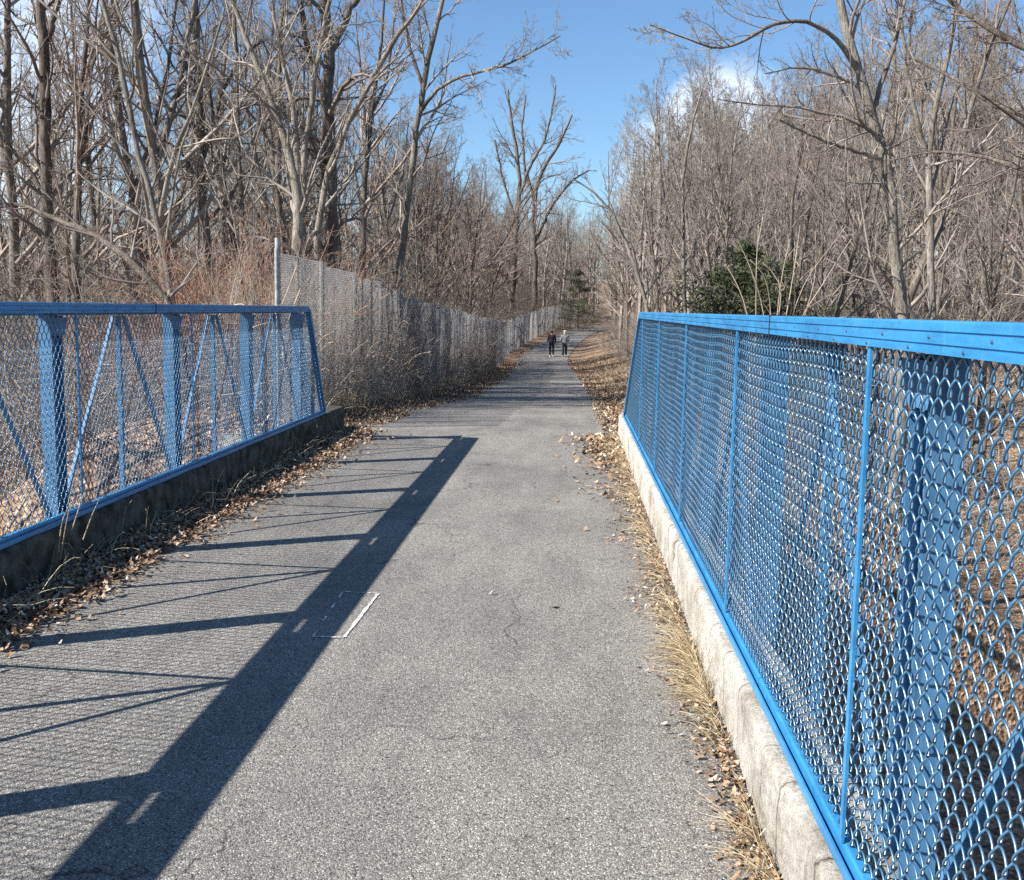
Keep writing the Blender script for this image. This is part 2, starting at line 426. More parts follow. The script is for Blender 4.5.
# worn survey marks sprayed on the asphalt
def gpt(px, py, z=0.0):
    d = RW @ Vector(((px-CX)/F, -(py-CY)/F, -1)); s = (z-H_EYE)/d.z
    return np.array((d.x*s, d.y*s, z))
def strip(mb, a, b, w, z=.004, seg=12):
    d = (b-a); L = np.linalg.norm(d); d = d/L; n = np.array((-d[1], d[0], 0))
    r = np.random.default_rng(int(abs(a[0]*1000)) % 997)
    vs = []
    for i in range(seg+1):
        p = a + d*L*i/seg
        w0 = w*r.uniform(.6, 1.1)/2
        vs += [p-n*w0+np.array((0, 0, z)), p+n*w0+np.array((0, 0, z))]
    mb.add(vs, [(2*i, 2*i+2, 2*i+3, 2*i+1) for i in range(seg)])
corners = [gpt(313, 637), gpt(344, 638), gpt(378, 594), gpt(343, 592)]
sm = empty('survey_mark', tuple(corners[1])); tag(sm, 'small worn white rectangle outline painted on the asphalt at the rail shadow', 'road marking')
for a_, b_, w_, parts in ((0, 1, .016, ((0, 1),)), (1, 2, .020, ((0, 1),)), (2, 3, .010, ((0, .3), (.4, .6), (.75, .95))), (0, 3, .013, ((0, .12), (.3, .42), (.6, .72), (.85, 1)))):
    for t0, t1 in parts:
        mb = MB(); a = corners[a_]-corners[1]; b = corners[b_]-corners[1]
        strip(mb, a+(b-a)*t0, a+(b-a)*t1, w_, seg=16 if t1-t0 > .9 else 5)
        mb.build('painted_stroke', M['white'], sm)

# ------------------------------------------------------------------ kerbs beside the railings
def curb(name, xin, xout, y0, y1, top, label, mat, seed):
    """xin is the face towards the path"""
    d = 1 if xout > xin else -1
    ys = np.arange(y0, y1+.001, .03)
    w = abs(xout-xin)
    pr = [(0, -.02)] + [(0, z) for z in np.linspace(.02, top-.035, 7)] + [(.004, top-.02), (.012, top-.008), (.028, top-.002)] + [(u, top) for u in np.linspace(.05, w-.03, 6)] + [(w, top-.02), (w, -.02)]
    r = np.random.default_rng(seed); k = len(pr); n = len(ys)
    V = np.zeros((n, k, 3))
    rough = r.normal(size=(n, k)); 
    for _ in range(2): rough = (rough+np.roll(rough, 1, 0)+np.roll(rough, -1, 0))/3
    slow = np.interp(ys, np.arange(y0-1, y1+1, .35), r.normal(size=len(np.arange(y0-1, y1+1, .35))))
    for c_, (u, z) in enumerate(pr):
        a = 0 if z < .0 else 1
        V[:, c_, 0] = xin + d*(u + a*(.0008*rough[:, c_] + .004*slow)); V[:, c_, 1] = ys
        V[:, c_, 2] = z + a*(.0004*np.roll(rough, 3, 1)[:, c_] + .004*slow*(z > .2))
    ii = np.arange(n*k).reshape(n, k)
    q = np.stack([ii[:-1, :-1], ii[1:, :-1], ii[1:, 1:], ii[:-1, 1:]], -1).reshape(-1, 4)
    if d > 0: q = q[:, ::-1]
    mb = MB(); mb.add(V.reshape(-1, 3), q)
    for e in (0, n-1): mb.add(V[e], None, [(0, a, a+1) for a in range(1, k-1)])
    tag(mb.build(name, mat, smooth=True), label, 'curb')
curb('concrete_curb', .635, .86, -6, 13.6, .272, 'rough sunlit concrete curb under the right railing', M['concrete'], 5)
curb('concrete_curb', -2.97, -3.20, -6, 13.7, .285, 'dark shaded concrete curb under the left railing', M['concrete_shaded'], 6)

# ------------------------------------------------------------------ chain link
def helix(cols, zlo, zhi, D, r, a, S, ns, DV=None):
    """cols: y of each helix centre; a helix flattened front to back, D across, DV per turn"""
    n = len(cols); w = D/2; DV = DV or D
    K = int(np.max(zhi-zlo)/DV*ns)+1
    t = np.linspace(0, 1, K)[None]*(zhi-zlo)[:, None]
    ph = t/DV*2*np.pi + (np.arange(n) % 2)[:, None]*np.pi
    tri = 2/np.pi*np.arcsin(.97*np.sin(ph))/.93
    y = cols[:, None] + (w/2+r*.5)*tri
    x = a*np.sign(np.cos(ph))*np.abs(np.cos(ph))**.6
    z = zlo[:, None]+t
    return np.stack([x, y, z], -1), np.full((n, K), r)

PAN = 1.95; DM = 1.95/35; DV = .080; ZF0, ZF1 = .325, 1.545
def panel_mesh(name, length, z0, z1, D, r, a, S, ns, mat, cut=None, DV=None):
    DV = DV or D
    n = int(round(length/(D/2)))
    cols = (np.arange(n)+.5)*(D/2)
    zhi = np.full(n, z1) if cut is None else cut(cols)
    keep = zhi-z0 > D*.6
    P, R = helix(cols[keep], np.full(keep.sum(), z0), zhi[keep], D, r, a, S, ns, DV)
    yy_ = P[..., 1]/length; zz_ = (P[..., 2]-z0)/(z1-z0)
    P[..., 0] += .006*np.sin(2*np.pi*yy_)*np.sin(np.pi*zz_) + .004*np.sin(6*np.pi*yy_+4*zz_)*np.sin(2*np.pi*zz_)
    P[..., 1] += .005*np.sin(2*np.pi*yy_*2)*np.sin(3*np.pi*zz_)
    P[..., 2] += .006*np.sin(2*np.pi*yy_)
    mb = MB()
    if cut is None: mb.tubes(P, R, S)
    else:
        # different heights: resample each strand with its own number of rings
        for c0, h0, kk in zip(cols[keep], zhi[keep], np.arange(n)[keep]):
            K = max(4, int((h0-z0)/DV*ns)); t = np.linspace(0, 1, K)*(h0-z0)
            ph = t/DV*2*np.pi + (kk % 2)*np.pi
            tri = 2/np.pi*np.arcsin(.97*np.sin(ph))/.93
            mb.tubes(np.stack([a*np.sign(np.cos(ph))*np.abs(np.cos(ph))**.6, c0+(D/4+r*.5)*tri, z0+t], -1), np.full(K, r), S)
    return mb.mesh(name, mat, True)
PM = panel_mesh('chain_link_panel', PAN, ZF0-.012, ZF1, DM,   .0024, .0058, 6, 16, M['wire'], DV=DV)

def railing(xf, s, ytop, ybot, label, joints, fphase, tphase):
    """xf: mesh plane; s=+1 means outboard is +x. parts built relative to the root"""
    root = empty('bridge_railing', (xf, 0, 0))
    tag(root, label, 'railing')
    Y0 = fphase-PAN*2
    def extrude(prof, a, b, mat, name):
        mb = MB(); k = len(prof)
        V = [(p[0], a, p[1]) for p in prof] + [(p[0], b, p[1]) for p in prof]
        f = [(i, (i+1) % k, k+(i+1) % k, k+i) for i in range(k)]
        mb.add(V, f)
        for e in (0, k): mb.add(V[e:e+k], None, [(0, i, i+1) for i in range(1, k-1)])
        return mb.build(name, mat, root)
    # top rail, folded channel with two grooves, inner face towards the path
    xi = -s*.026; xo = s*.110; g1 = s*.004
    prof = [(xo, 1.530), (xi, 1.530), (xi, 1.545), (xi+g1, 1.5462), (xi+g1, 1.5482), (xi, 1.5494), (xi, 1.569), (xi+g1, 1.5702), (xi+g1, 1.5722), (xi, 1.5734), (xi, 1.588), (xi+s*.006, 1.592), (xo, 1.592)]
    segs = [-6.0] + joints + [ytop]
    for a, b in zip(segs[:-1], segs[1:]):
        b2 = b-.006
        tr = extrude(prof, a, b2, M['blue'], 'top_rail')
        bb = MB()
        for yb in np.arange(max(a, .4)+.13, min(b2, 13)-.05, .30):
            for zz, dy in ((1.561, 0), (1.538, .12)):
                th = np.linspace(0, 2*np.pi, 9)[:-1]
                xx = xi-s*.003
                v = [(xi+s*.001, yb+dy+.0045*math.cos(t), zz+.0045*math.sin(t)) for t in th] + [(xx, yb+dy+.003*math.cos(t), zz+.003*math.sin(t)) for t in th]
                bb.add(v, [(i, (i+1) % 8, 8+(i+1) % 8, 8+i) for i in range(8)], [(8, 8+i, 9+i) for i in range(1, 7)])
        if bb.n: bb.build('bolts', M['bolt'], tr)['kind'] = 'stuff'
        if b < ytop:
            mb = MB(); mb.box(min(xi-s*.002, xo), max(xi-s*.002, xo), b2-.0015, b+.0015, 1.526, 1.5945)
            mb.build('rail_joint', M['seal'], root)
    # bottom rail: channel with an inner lip
    bi = -s*.030; zb = .281
    pb = [(s*.012, zb), (bi, zb), (bi, zb+.030), (bi+s*.006, zb+.030), (bi+s*.006, zb+.012), (-s*.014, zb+.012), (-s*.014, zb+.048), (-s*.008, zb+.052), (s*.012, zb+.052)]
    seg2 = [-6.0] + [j-.05 for j in joints] + [ybot-.02]
    for a, b in zip(seg2[:-1], seg2[1:]): extrude(pb, a, b-.008, M['blue'], 'bottom_rail')
    yy = Y0
    while yy + PAN <= ytop+.05:
        link('chain_link_panel', PM, root, (0, yy, 0)); yy += PAN
    y_end0 = yy
    def cut(cols):
        yc = y_end0+cols
        return np.where(yc < ytop, ZF1, ZF1 - (yc-ytop)/(ybot-ytop)*(ZF1-ZF0))
    pm = panel_mesh('chain_link_panel', ybot-y_end0-.03, ZF0-.012, ZF1, DM, .0024, .0058, 5, 12, M['wire'], cut, DV=DV)
    link('chain_link_panel', pm, root, (0, y_end0, 0))
    yp = Y0
    while yp < ytop-.1:
        mb = MB()
        mb.box(min(-s*.020, -s*.0125), max(-s*.020, -s*.0125), yp-.011, yp+.011, .3335, 1.529)
        mb.build('post', M['blue'], root); yp += PAN
    mb = MB(); mb.beam((s*.0, ytop+.01, 1.55), (0, ybot, .30), .06, .045); mb.build('end_bar', M['blue'], root)
    # --- slim truss behind the fence
    cx = s*.150
    mb = MB(); mb.box(min(s*.155, s*.192), max(s*.155, s*.192), -6, ytop-.02, 1.512, 1.556); mb.build('top_chord', M['blue'], root)
    mb = MB(); mb.box(cx-.09, cx+.09, -6, ybot+.2, -.30, .02); mb.build('bottom_chord', M['faded'], root)
    mb = MB(); mb.beam((cx, ytop-.05, 1.50), (cx, ybot+.1, -.1), .10, .10); mb.build('end_post', M['faded'], root)
    node = tphase
    while node > -5: node -= PAN
    node += PAN
    hw_, fd = .070, .042
    while node < ytop+.3:
        mb = MB()
        mb.box(cx-fd, cx+fd, node-hw_, node-hw_+.009, .021, 1.5115)
        mb.box(cx-fd, cx+fd, node+hw_-.009, node+hw_, .021, 1.5115)
        mb.box(cx-.004, cx+.004, node-hw_+.0095, node+hw_-.0095, .021, 1.504)
        p = mb.build('truss_post', M['faded'], root)
        gx_ = cx-s*(fd+.004); t_ = s*.0025
        gs = MB(); gs.add([(gx_-t_, node-.14, 1.50), (gx_-t_, node+.14, 1.50), (gx_-t_, node+.07, 1.39), (gx_-t_, node-.07, 1.39),
                           (gx_+t_, node-.14, 1.50), (gx_+t_, node+.14, 1.50), (gx_+t_, node+.07, 1.39), (gx_+t_, node-.07, 1.39)],
                          [(0,1,2,3),(7,6,5,4),(0,4,5,1),(1,5,6,2),(2,6,7,3),(3,7,4,0)])
        gs.build('gusset_plate', M['faded'], p)
        # cover plate bridging rail and chord, leaving a short gap before each post
        mb = MB(); mb.box(min(s*.1105, s*.1545), max(s*.1105, s*.1545), node-.08, min(node+PAN-.30, ytop-.02), 1.545, 1.553)
        if node < ytop-.1: mb.build('cover_plate', M['blue'], root)
        mid = node+PAN/2
        if mid < ytop-.2:
            mb = MB(); mb.box(cx-.014, cx+.014, mid-.016, mid+.016, .021, 1.504); mb.build('slim_truss_post', M['faded'], root)
            for sg in (-1, 1):
                mb = MB(); mb.beam((cx+sg*.03, mid+sg*.02, 1.50), (cx+sg*.03, mid+sg*(PAN/2-.03), .12), .022, .022)
                mb.build('diagonal_brace', M['faded'], root)
        node += PAN
    return root
railing(.70, 1, 10.7, 13.1, 'sunlit bright blue chain link bridge railing on the right edge of the path', [-1.9, 3.65], .50, .52)
railing(-3.03, -1, 12.0, 12.75, 'shaded blue chain link bridge railing on the left edge of the path', [2.2, 7.5], .43, .43)

# ------------------------------------------------------------------ branching
def norm(v): return v/(np.linalg.norm(v, axis=-1, keepdims=True)+1e-9)
def spawn(r, P, R, nc, t0, t1, ang, lf, K, wander, up, rf, rmin, L=None, taper=.7, prob=1.0, out=0.0):
    n, k, _ = P.shape
    if L is None: L = np.linalg.norm(np.diff(P, axis=1), axis=2).sum(1)
    t = t0 + (t1-t0)*(np.arange(nc)[None]+r.uniform(0, 1, (n, nc)))/nc
    f = t*(k-1); i = np.clip(f.astype(int), 0, k-2); fr = (f-i)[..., None]
    ar = np.arange(n)[:, None]
    base = P[ar, i]*(1-fr)+P[ar, i+1]*fr
    T = norm(P[ar, i+1]-P[ar, i])
    rad = R[ar, i]*(1-fr[..., 0])+R[ar, i+1]*fr[..., 0]
    rv = r.normal(size=T.shape); perp = norm(rv - (rv*T).sum(-1, keepdims=True)*T)
    a = np.radians(ang)*r.uniform(.6, 1.35, t.shape)[..., None]
    d = norm(T*np.cos(a)+perp*np.sin(a))
    ln = L[:, None]*lf*(1-taper*(t-t0)/(t1-t0+1e-6))*r.uniform(.55, 1.25, t.shape)
    m = r.uniform(size=t.shape) < prob
    base = base[m]; d = d[m]; ln = ln[m]; rad = rad[m]
    N_ = len(base); Q = np.zeros((N_, K, 3)); Q[:, 0] = base
    step = ln/(K-1)
    for j in range(1, K):
        Q[:, j] = Q[:, j-1] + d*step[:, None]
        d = norm(d + wander*r.normal(size=d.shape) + np.array([0, 0, up]))
    r0 = np.maximum(np.minimum(rad*rf, ln*.03+.002), rmin)
    RR = r0[:, None]*np.linspace(1, .25, K)[None]; RR = np.maximum(RR, rmin*.7)
    return Q, RR, ln

def trunk_line(r, H, lean=.04, wander=.05, K=14):
    P = np.zeros((1, K, 3)); d = norm(np.array([r.normal()*lean, r.normal()*lean, 1.0]))
    for j in range(1, K):
        P[0, j] = P[0, j-1]+d*H/(K-1)
        d = norm(d+wander*r.normal(size=3)*np.array([1, 1, .3])+np.array([0, 0, .05]))
    return P

def resample(pts, K):
    pts = np.asarray(pts, float); s = np.concatenate([[0], np.cumsum(np.linalg.norm(np.diff(pts[:, :3], axis=0), axis=1))])
    # Catmull-like smoothing by dense cubic-free interpolation
    u = np.linspace(0, s[-1], K)
    out = np.stack([np.interp(u, s, pts[:, j]) for j in range(pts.shape[1])], -1)
    for _ in range(2):
        out[1:-1] = .25*out[:-2]+.5*out[1:-1]+.25*out[2:]
    return out

def crown_levels(r, P, R, L, spec, rmin):
    """spec: list of dicts for spawn; returns list of (P,R)"""
    out = []
    for sp in spec:
        P, R, L = spawn(r, P, R, rmin=rmin, L=L, **sp)
        out.append((P, R))
    return out

def proto(seed, H, r0, spec, rmin, t_mat, c_mat, wander=.05, lean=.04, limb_sides=5, forks=0):
    r = np.random.default_rng(seed)
    P = trunk_line(r, H, lean, wander)
    K = P.shape[1]
    R = (r0*(1-np.linspace(0, 1, K)**1.1*.88))[None]; R[0, 0] *= 1.35
    tb = MB(); tb.tubes(P, R, 8)
    L = np.array([H])
    if forks:
        Pf, Rf, Lf = spawn(r, P, R, forks, .3, .75, 24, .62, 12, .07, .10, .75, .01, L, taper=.35)
        tb.tubes(Pf, Rf, 6)
        # treat forks + trunk as parents
        Pr = np.stack([resample(p, 12) for p in P]); Rr = np.interp(np.linspace(0, 1, 12), np.linspace(0, 1, K), R[0])[None]
        P = np.concatenate([Pr, Pf]); R = np.concatenate([Rr, Rf]); L = np.concatenate([L, Lf])
    lv = crown_levels(r, P, R, L, spec, rmin)
    cb = MB()
    sides = [limb_sides, 4, 3, 3, 3]
    for (p, rr), s in zip(lv, sides): cb.tubes(p, rr, s)
    return tb.mesh('trunk', t_mat, True), cb.mesh('crown', c_mat, True)

def sp(nc, t0, t1, ang, lf, K, wander, up, rf=.6, taper=.7, prob=1.0):
    return dict(nc=nc, t0=t0, t1=t1, ang=ang, lf=lf, K=K, wander=wander, up=up, rf=rf, taper=taper, prob=prob)

PROTO = {}
for s in range(3):
    PROTO['sapling%d' % s] = proto(100+s, 9.5, .055, [sp(20, .22, .98, 38, .30, 7, .10, .10, .55, .6), sp(8, .15, 1, 38, .42, 5, .12, .08), sp(6, .15, 1, 38, .45, 4, .14, .06)], .0032,
                                   M['bark_pale'] if s != 1 else M['bark_grey'], M['twig'], wander=.035)
for s in range(3):
    PROTO['tree%d' % s] = proto(200+s, 13, .13, [sp(16, .12, .98, 42, .36, 9, .11, .09, .6, .55), sp(8, .15, 1, 40, .42, 6, .13, .06), sp(6, .15, 1, 40, .45, 5, .14, .05), sp(5, .2, 1, 40, .5, 3, .15, .05)], .0038,
                                M['bark_grey'], M['twig_red'] if s == 1 else M['twig'], wander=.05, forks=2)
for s in range(2):
    PROTO['oak%d' % s] = proto(300+s, 15, .22, [sp(13, .15, .98, 52, .42, 10, .16, .08, .6, .5), sp(8, .15, 1, 45, .42, 7, .18, .04), sp(6, .15, 1, 42, .45, 5, .18, .04), sp(5, .2, 1, 42, .5, 3, .2, .03)], .0045,
                               M['bark_dark'] if s else M['bark_grey'], M['twig_dark'] if s else M['twig_red'], wander=.07, forks=3)

def thicket(seed, n, H, spread, mat, rmin, arch=.1, n2=7, n3=5, stem=.012, wander=.12):
    r = np.random.default_rng(seed)
    K = 10; P = np.zeros((n, K, 3)); a = r.uniform(0, 6.28, n); rad = np.sqrt(r.uniform(0, 1, n))*spread*.5
    P[:, 0, 0] = np.cos(a)*rad; P[:, 0, 1] = np.sin(a)*rad; P[:, 0, 2] = -.15
    d = norm(np.stack([np.cos(a)*.35+r.normal(size=n)*.25, np.sin(a)*.35+r.normal(size=n)*.25, np.ones(n)], -1))
    L = H*r.uniform(.5, 1.2, n)
    for j in range(1, K):
        P[:, j] = P[:, j-1]+d*(L/(K-1))[:, None]
        d = norm(d+wander*r.normal(size=d.shape)+np.array([0, 0, -arch]))
    R = stem*r.uniform(.6, 1.3, n)[:, None]*np.linspace(1, .35, K)[None]
    mb = MB(); mb.tubes(P, R, 4)
    p2, r2, l2 = spawn(r, P, R, n2, .15, 1, 45, .4, 6, .16, 0.02, .6, rmin, L)
    mb.tubes(p2, r2, 3)
    if n3:
        p3, r3, l3 = spawn(r, p2, r2, n3, .1, 1, 45, .5, 4, .2, .0, .6, rmin, l2)
        mb.tubes(p3, r3, 3)
    return mb.mesh('shrub', mat, True)
TH = {}
for s in range(2):
    TH['grey%d' % s] = thicket(400+s, 34, 3.4, 2.4, M['twig'], .003)
    TH['red%d' % s] = thicket(410+s, 46, 2.6, 2.4, M['bramble'], .0035, arch=.16)
    TH['brown%d' % s] = thicket(420+s, 60, 1.6, 2.2, M['dry_brush'], .003, arch=.12, n2=6, n3=3)
    TH['cane%d' % s] = thicket(440+s, 40, 3.3, 1.6, M['bramble'], .0035, arch=.02, wander=.08, n2=9, n3=4)
    TH['dark%d' % s] = thicket(430+s, 40, 5.5, 3.2, M['twig_dark'], .0045, arch=.14, n2=9, n3=6, wander=.2)

def place_tree(kind, x, y, s, rz, label, group, name='tree', zoff=0):
    root = empty(name, (x, y, float(ground_z(x, y))-.1+zoff), rz); root.scale = (s, s, s)
    tag(root, label, 'tree', group)
    a, b = PROTO[kind]
    link('trunk', a, root); link('crown', b, root)
    return root
def fence_x(y): return -3.75 + .35*sst(y, 16, 45) + (float(cr(PCX, y))+1.3)*sst(y, 50, 75) - .5*sst(y, 40, 70)
def place_bush(kind, x, y, s, rz, label, group, zs=1.0):
    o = link('thicket', TH[kind], None, (x, y, float(ground_z(x, y))-.02)); o.rotation_euler = (0, 0, rz); o.scale = (s, s, s*zs)
    tag(o, label, 'shrub', group); return o

# ------------------------------------------------------------------ hero trees traced with real depth
def hero(label, limbs, t_mat, c_mat, spec, rmin, seed, name='tree', sides=8, tstart=None):
    """limbs: list of (Y or list of Y, [(px,py,wpx),...]); first limb is the trunk"""
    r = np.random.default_rng(seed)
    Ps, Rs = [], []
    for Yd, pts in limbs:
        a = []
        for i, (px, py, w) in enumerate(pts):
            yy = Yd if not isinstance(Yd, (tuple, list)) else Yd[0]+(Yd[1]-Yd[0])*i/(len(pts)-1)
            x, y, z = unp(px, py, yy); a.append((x, y, z, w*.84*yy/F/2))
        Ps.append(a)
    base = Ps[0][0]
    gz = float(ground_z(base[0], base[1]))
    if base[2] > gz: Ps[0].insert(0, (base[0]+(base[0]-Ps[0][1][0])*.3, base[1], gz-.2, base[3]*1.25))
    bx, by, bz = Ps[0][0][:3]
    root = empty(name, (bx, by, gz)); tag(root, label, 'tree')
    tb = MB(); PP = []; RR = []; LL = []
    for a in Ps:
        q = resample(a, 22); P = q[:, :3].copy(); R = q[:, 3]
        P[1:-1] += r.normal(size=P[1:-1].shape)*R[1:-1, None]*.25
        P -= np.array([bx, by, gz])
        tb.tubes(P[None], R[None], sides)
        PP.append(P); RR.append(R); LL.append(np.linalg.norm(np.diff(P, axis=0), axis=1).sum())
    tb.build('trunk', t_mat, root, True)
    P = np.stack(PP); R = np.stack(RR); L = np.array(LL)
    lv = crown_levels(r, P, R, L, spec, rmin)
    cb = MB()
    for (p, rr), s in zip(lv, [5, 4, 3, 3]): cb.tubes(p, rr, s)
    cb.build('crown', c_mat, root, True)
    return root

HS = [sp(16, .3, 1, 42, .26, 9, .14, .04, .4, .4), sp(9, .15, 1, 42, .42, 6, .16, .02), sp(8, .15, 1, 42, .45, 4, .18, .02)]
HS2 = [sp(9, .35, 1, 38, .26, 9, .12, .06, .55, .4), sp(7, .15, 1, 42, .42, 6, .14, .03), sp(5, .15, 1, 42, .45, 4, .16, .03)]
# right side
hero('tall grey leaning tree behind the right railing with a limb arching left', [
    (17, [(906, 330, 15), (902, 290, 13), (893, 220, 12), (885, 165, 12), (870, 105, 13), (850, 50, 11), (838, 0, 9), (828, -70, 8), (825, -150, 5)]),
    ((17, 15.5), [(862, 80, 7), (848, 50, 6), (828, 30, 5), (800, 18, 4.5), (770, 24, 4), (745, 40, 3.5), (722, 52, 3), (690, 40, 2), (650, 25, 1.3)]),
    ((17, 18), [(872, 110, 6), (890, 60, 5), (905, 0, 4), (915, -80, 3)]),
    ((17, 16), [(885, 160, 5), (850, 150, 4), (810, 135, 3), (780, 120, 2)])],
    M['bark_pale'], M['twig'], HS, .0032, 1)
hero('slim pale straight tree between the leaning trunks behind the right railing', [
    (19, [(934, 330, 9), (932, 260, 8.5), (928, 190, 8), (926, 150, 7), (938, 95, 6), (952, 40, 5), (968, -30, 4), (975, -120, 3)]),
    (19, [(926, 155, 6), (915, 110, 5), (905, 60, 4), (900, 0, 3), (890, -60, 2)]),
    ((19, 18), [(930, 165, 4), (955, 160, 3.5), (985, 150, 3), (1015, 135, 2)])],
    M['bark_pale'], M['twig'], HS2, .0032, 2)
hero('pale tree leaning right from the foot of the tall grey tree', [
    (21, [(898, 322, 11), (916, 285, 10), (936, 235, 9), (955, 180, 8), (965, 130, 6.5), (978, 80, 5), (1000, 20, 4), (1030, -40, 3)]),
    (21, [(936, 240, 5), (942, 190, 4), (935, 120, 3), (940, 60, 2)])],
    M['bark_grey'], M['twig'], HS2, .0034, 3)
hero('dark tree just outside the right frame edge reaching limbs into the picture', [
    (12, [(1160, 330, 26), (1150, 200, 24), (1140, 80, 22), (1130, -60, 18), (1120, -200, 12)]),
    ((12, 13), [(1142, 130, 12), (1090, 90, 10), (1040, 55, 8), (1000, 35, 7), (960, 10, 6), (930, -20, 4)]),
    ((12, 14), [(1145, 180, 9), (1080, 130, 7), (1010, 112, 6), (985, 100, 5), (955, 78, 4), (915, 60, 2.5)]),
    ((12, 15), [(1145, 220, 8), (1070, 190, 6), (1000, 160, 5), (940, 150, 3), (890, 160, 2)])],
    M['bark_dark'], M['twig_dark'], HS, .003, 4)
hero('thin curved pale sapling at the right edge of the far path', [
    (24, [(652, 345, 5), (648, 310, 4.5), (640, 280, 4.2), (628, 245, 4), (618, 222, 3.5), (600, 195, 2.5), (575, 180, 1.5)]),
    (24, [(640, 282, 3), (642, 230, 2.5), (645, 180, 2)])],
    M['bark_pale'], M['twig'], HS2, .0035, 5, 'sapling')
hero('thin straight pale sapling left of the evergreen', [
    (28, [(685, 322, 4.5), (684, 250, 4), (682, 180, 3.5), (690, 130, 3), (702, 90, 2)]),
    (28, [(683, 200, 2.5), (672, 160, 2), (668, 110, 1.5)])], M['bark_pale'], M['twig'], HS2, .004, 6, 'sapling')
# left side
hero('pale grey forked tree rising just beyond the left railing end', [
    (19, [(301, 270, 14), (299, 225, 13), (298, 180, 13), (292, 150, 9), (280, 125, 8), (268, 95, 8), (256, 60, 7), (243, 30, 6), (228, -10, 5), (205, -80, 4)]),
    (19, [(298, 175, 8), (296, 130, 7), (290, 90, 6), (280, 50, 5), (272, 0, 4), (262, -80, 3)]),
    (19, [(303, 175, 8), (308, 130, 7), (314, 80, 6), (322, 40, 5.5), (330, 0, 5), (345, -80, 3)])],
    M['bark_pale'], M['twig'], HS, .0033, 7)
hero('thick dark vine covered tree behind the pale forked tree', [
    (23, [(334, 280, 16), (332, 200, 15), (328, 100, 14), (326, 0, 13), (322, -90, 11), (320, -200, 8)]),
    (23, [(328, 60, 9), (345, 20, 8), (372, -30, 6), (400, -90, 4)]),
    (23, [(329, 110, 8), (310, 60, 7), (300, 0, 6), (290, -70, 4)])],
    M['bark_dark'], M['twig_dark'], [sp(22, .2, 1, 45, .2, 9, .2, .0, .5, .3), sp(8, .15, 1, 45, .45, 6, .2, -.02), sp(6, .15, 1, 45, .5, 4, .2, 0)], .0038, 8)
hero('dark upright tree forking near the top at the far left', [
    (21, [(52, 300, 16), (48, 230, 14), (46, 150, 13), (45, 80, 13), (46, 30, 12), (38, -10, 9), (28, -80, 6)]),
    (21, [(46, 40, 8), (55, 15, 7), (62, -20, 6), (75, -90, 4)]),
    (21, [(47, 200, 6), (30, 170, 5), (12, 150, 4), (-15, 120, 3)])],
    M['bark_dark'], M['twig_dark'], HS, .0033, 9)
hero('pale tree curving up and to the left above the left railing', [
    (17, [(176, 330, 9), (172, 290, 8.5), (163, 240, 8), (152, 195, 7), (138, 160, 7), (130, 110, 7), (118, 50, 6.5), (105, 15, 6), (96, -20, 5), (80, -100, 3)]),
    (17, [(165, 250, 4), (172, 200, 3.5), (180, 150, 3), (196, 110, 2.5)])],
    M['bark_pale'], M['twig'], HS2, .003, 10)
hero('straight ivy darkened tree between the curving tree and the forked tree', [
    (22, [(210, 300, 11), (207, 250, 10), (203, 180, 10), (199, 100, 9), (196, 30, 9), (194, -50, 7), (190, -140, 5)]),
    (22, [(203, 160, 5), (215, 120, 4.5), (222, 90, 4), (240, 60, 3), (262, 40, 2)])],
    M['bark_grey'], M['twig_dark'], [sp(20, .15, 1, 40, .2, 8, .2, .02, .5, .3), sp(7, .15, 1, 45, .45, 6, .2, -.02), sp(5, .15, 1, 45, .5, 4, .2, 0)], .0035, 11)
hero('dark fallen tree slanting down behind the left railing', [
    ((15, 17), [(178, 318, 10), (150, 278, 9), (112, 244, 8), (75, 226, 7), (40, 212, 6), (15, 204, 4)])],
    M['bark_dark'], M['twig_dark'], [sp(10, .2, 1, 50, .25, 7, .15, .1, .5, .4), sp(5, .15, 1, 45, .45, 5, .16, .02)], .003, 12, 'fallen_tree')
hero('slender pale tree leaning right above the grey chain link fence', [
    (27, [(398, 300, 9), (402, 240, 8), (410, 180, 8), (416, 130, 7), (424, 80, 7), (432, 40, 6), (445, -10, 5), (460, -80, 3)]),
    ((27, 24), [(418, 115, 5), (440, 85, 4), (470, 74, 3.5), (505, 66, 3), (535, 50, 2.2), (560, 36, 1.4)]),
    (27, [(424, 90, 5), (410, 50, 4), (400, 0, 3.5), (395, -60, 2)])],
    M['bark_pale'], M['twig'], HS, .004, 13)
hero('pale limb like tree leaning steeply right beside the vine covered tree', [
    (21, [(318, 290, 9), (318, 230, 8), (322, 190, 8), (335, 150, 7), (355, 110, 6.5), (378, 65, 6), (402, 30, 5.5), (428, -10, 5), (470, -70, 3)])],
    M['bark_pale'], M['twig'], HS2, .0034, 14)
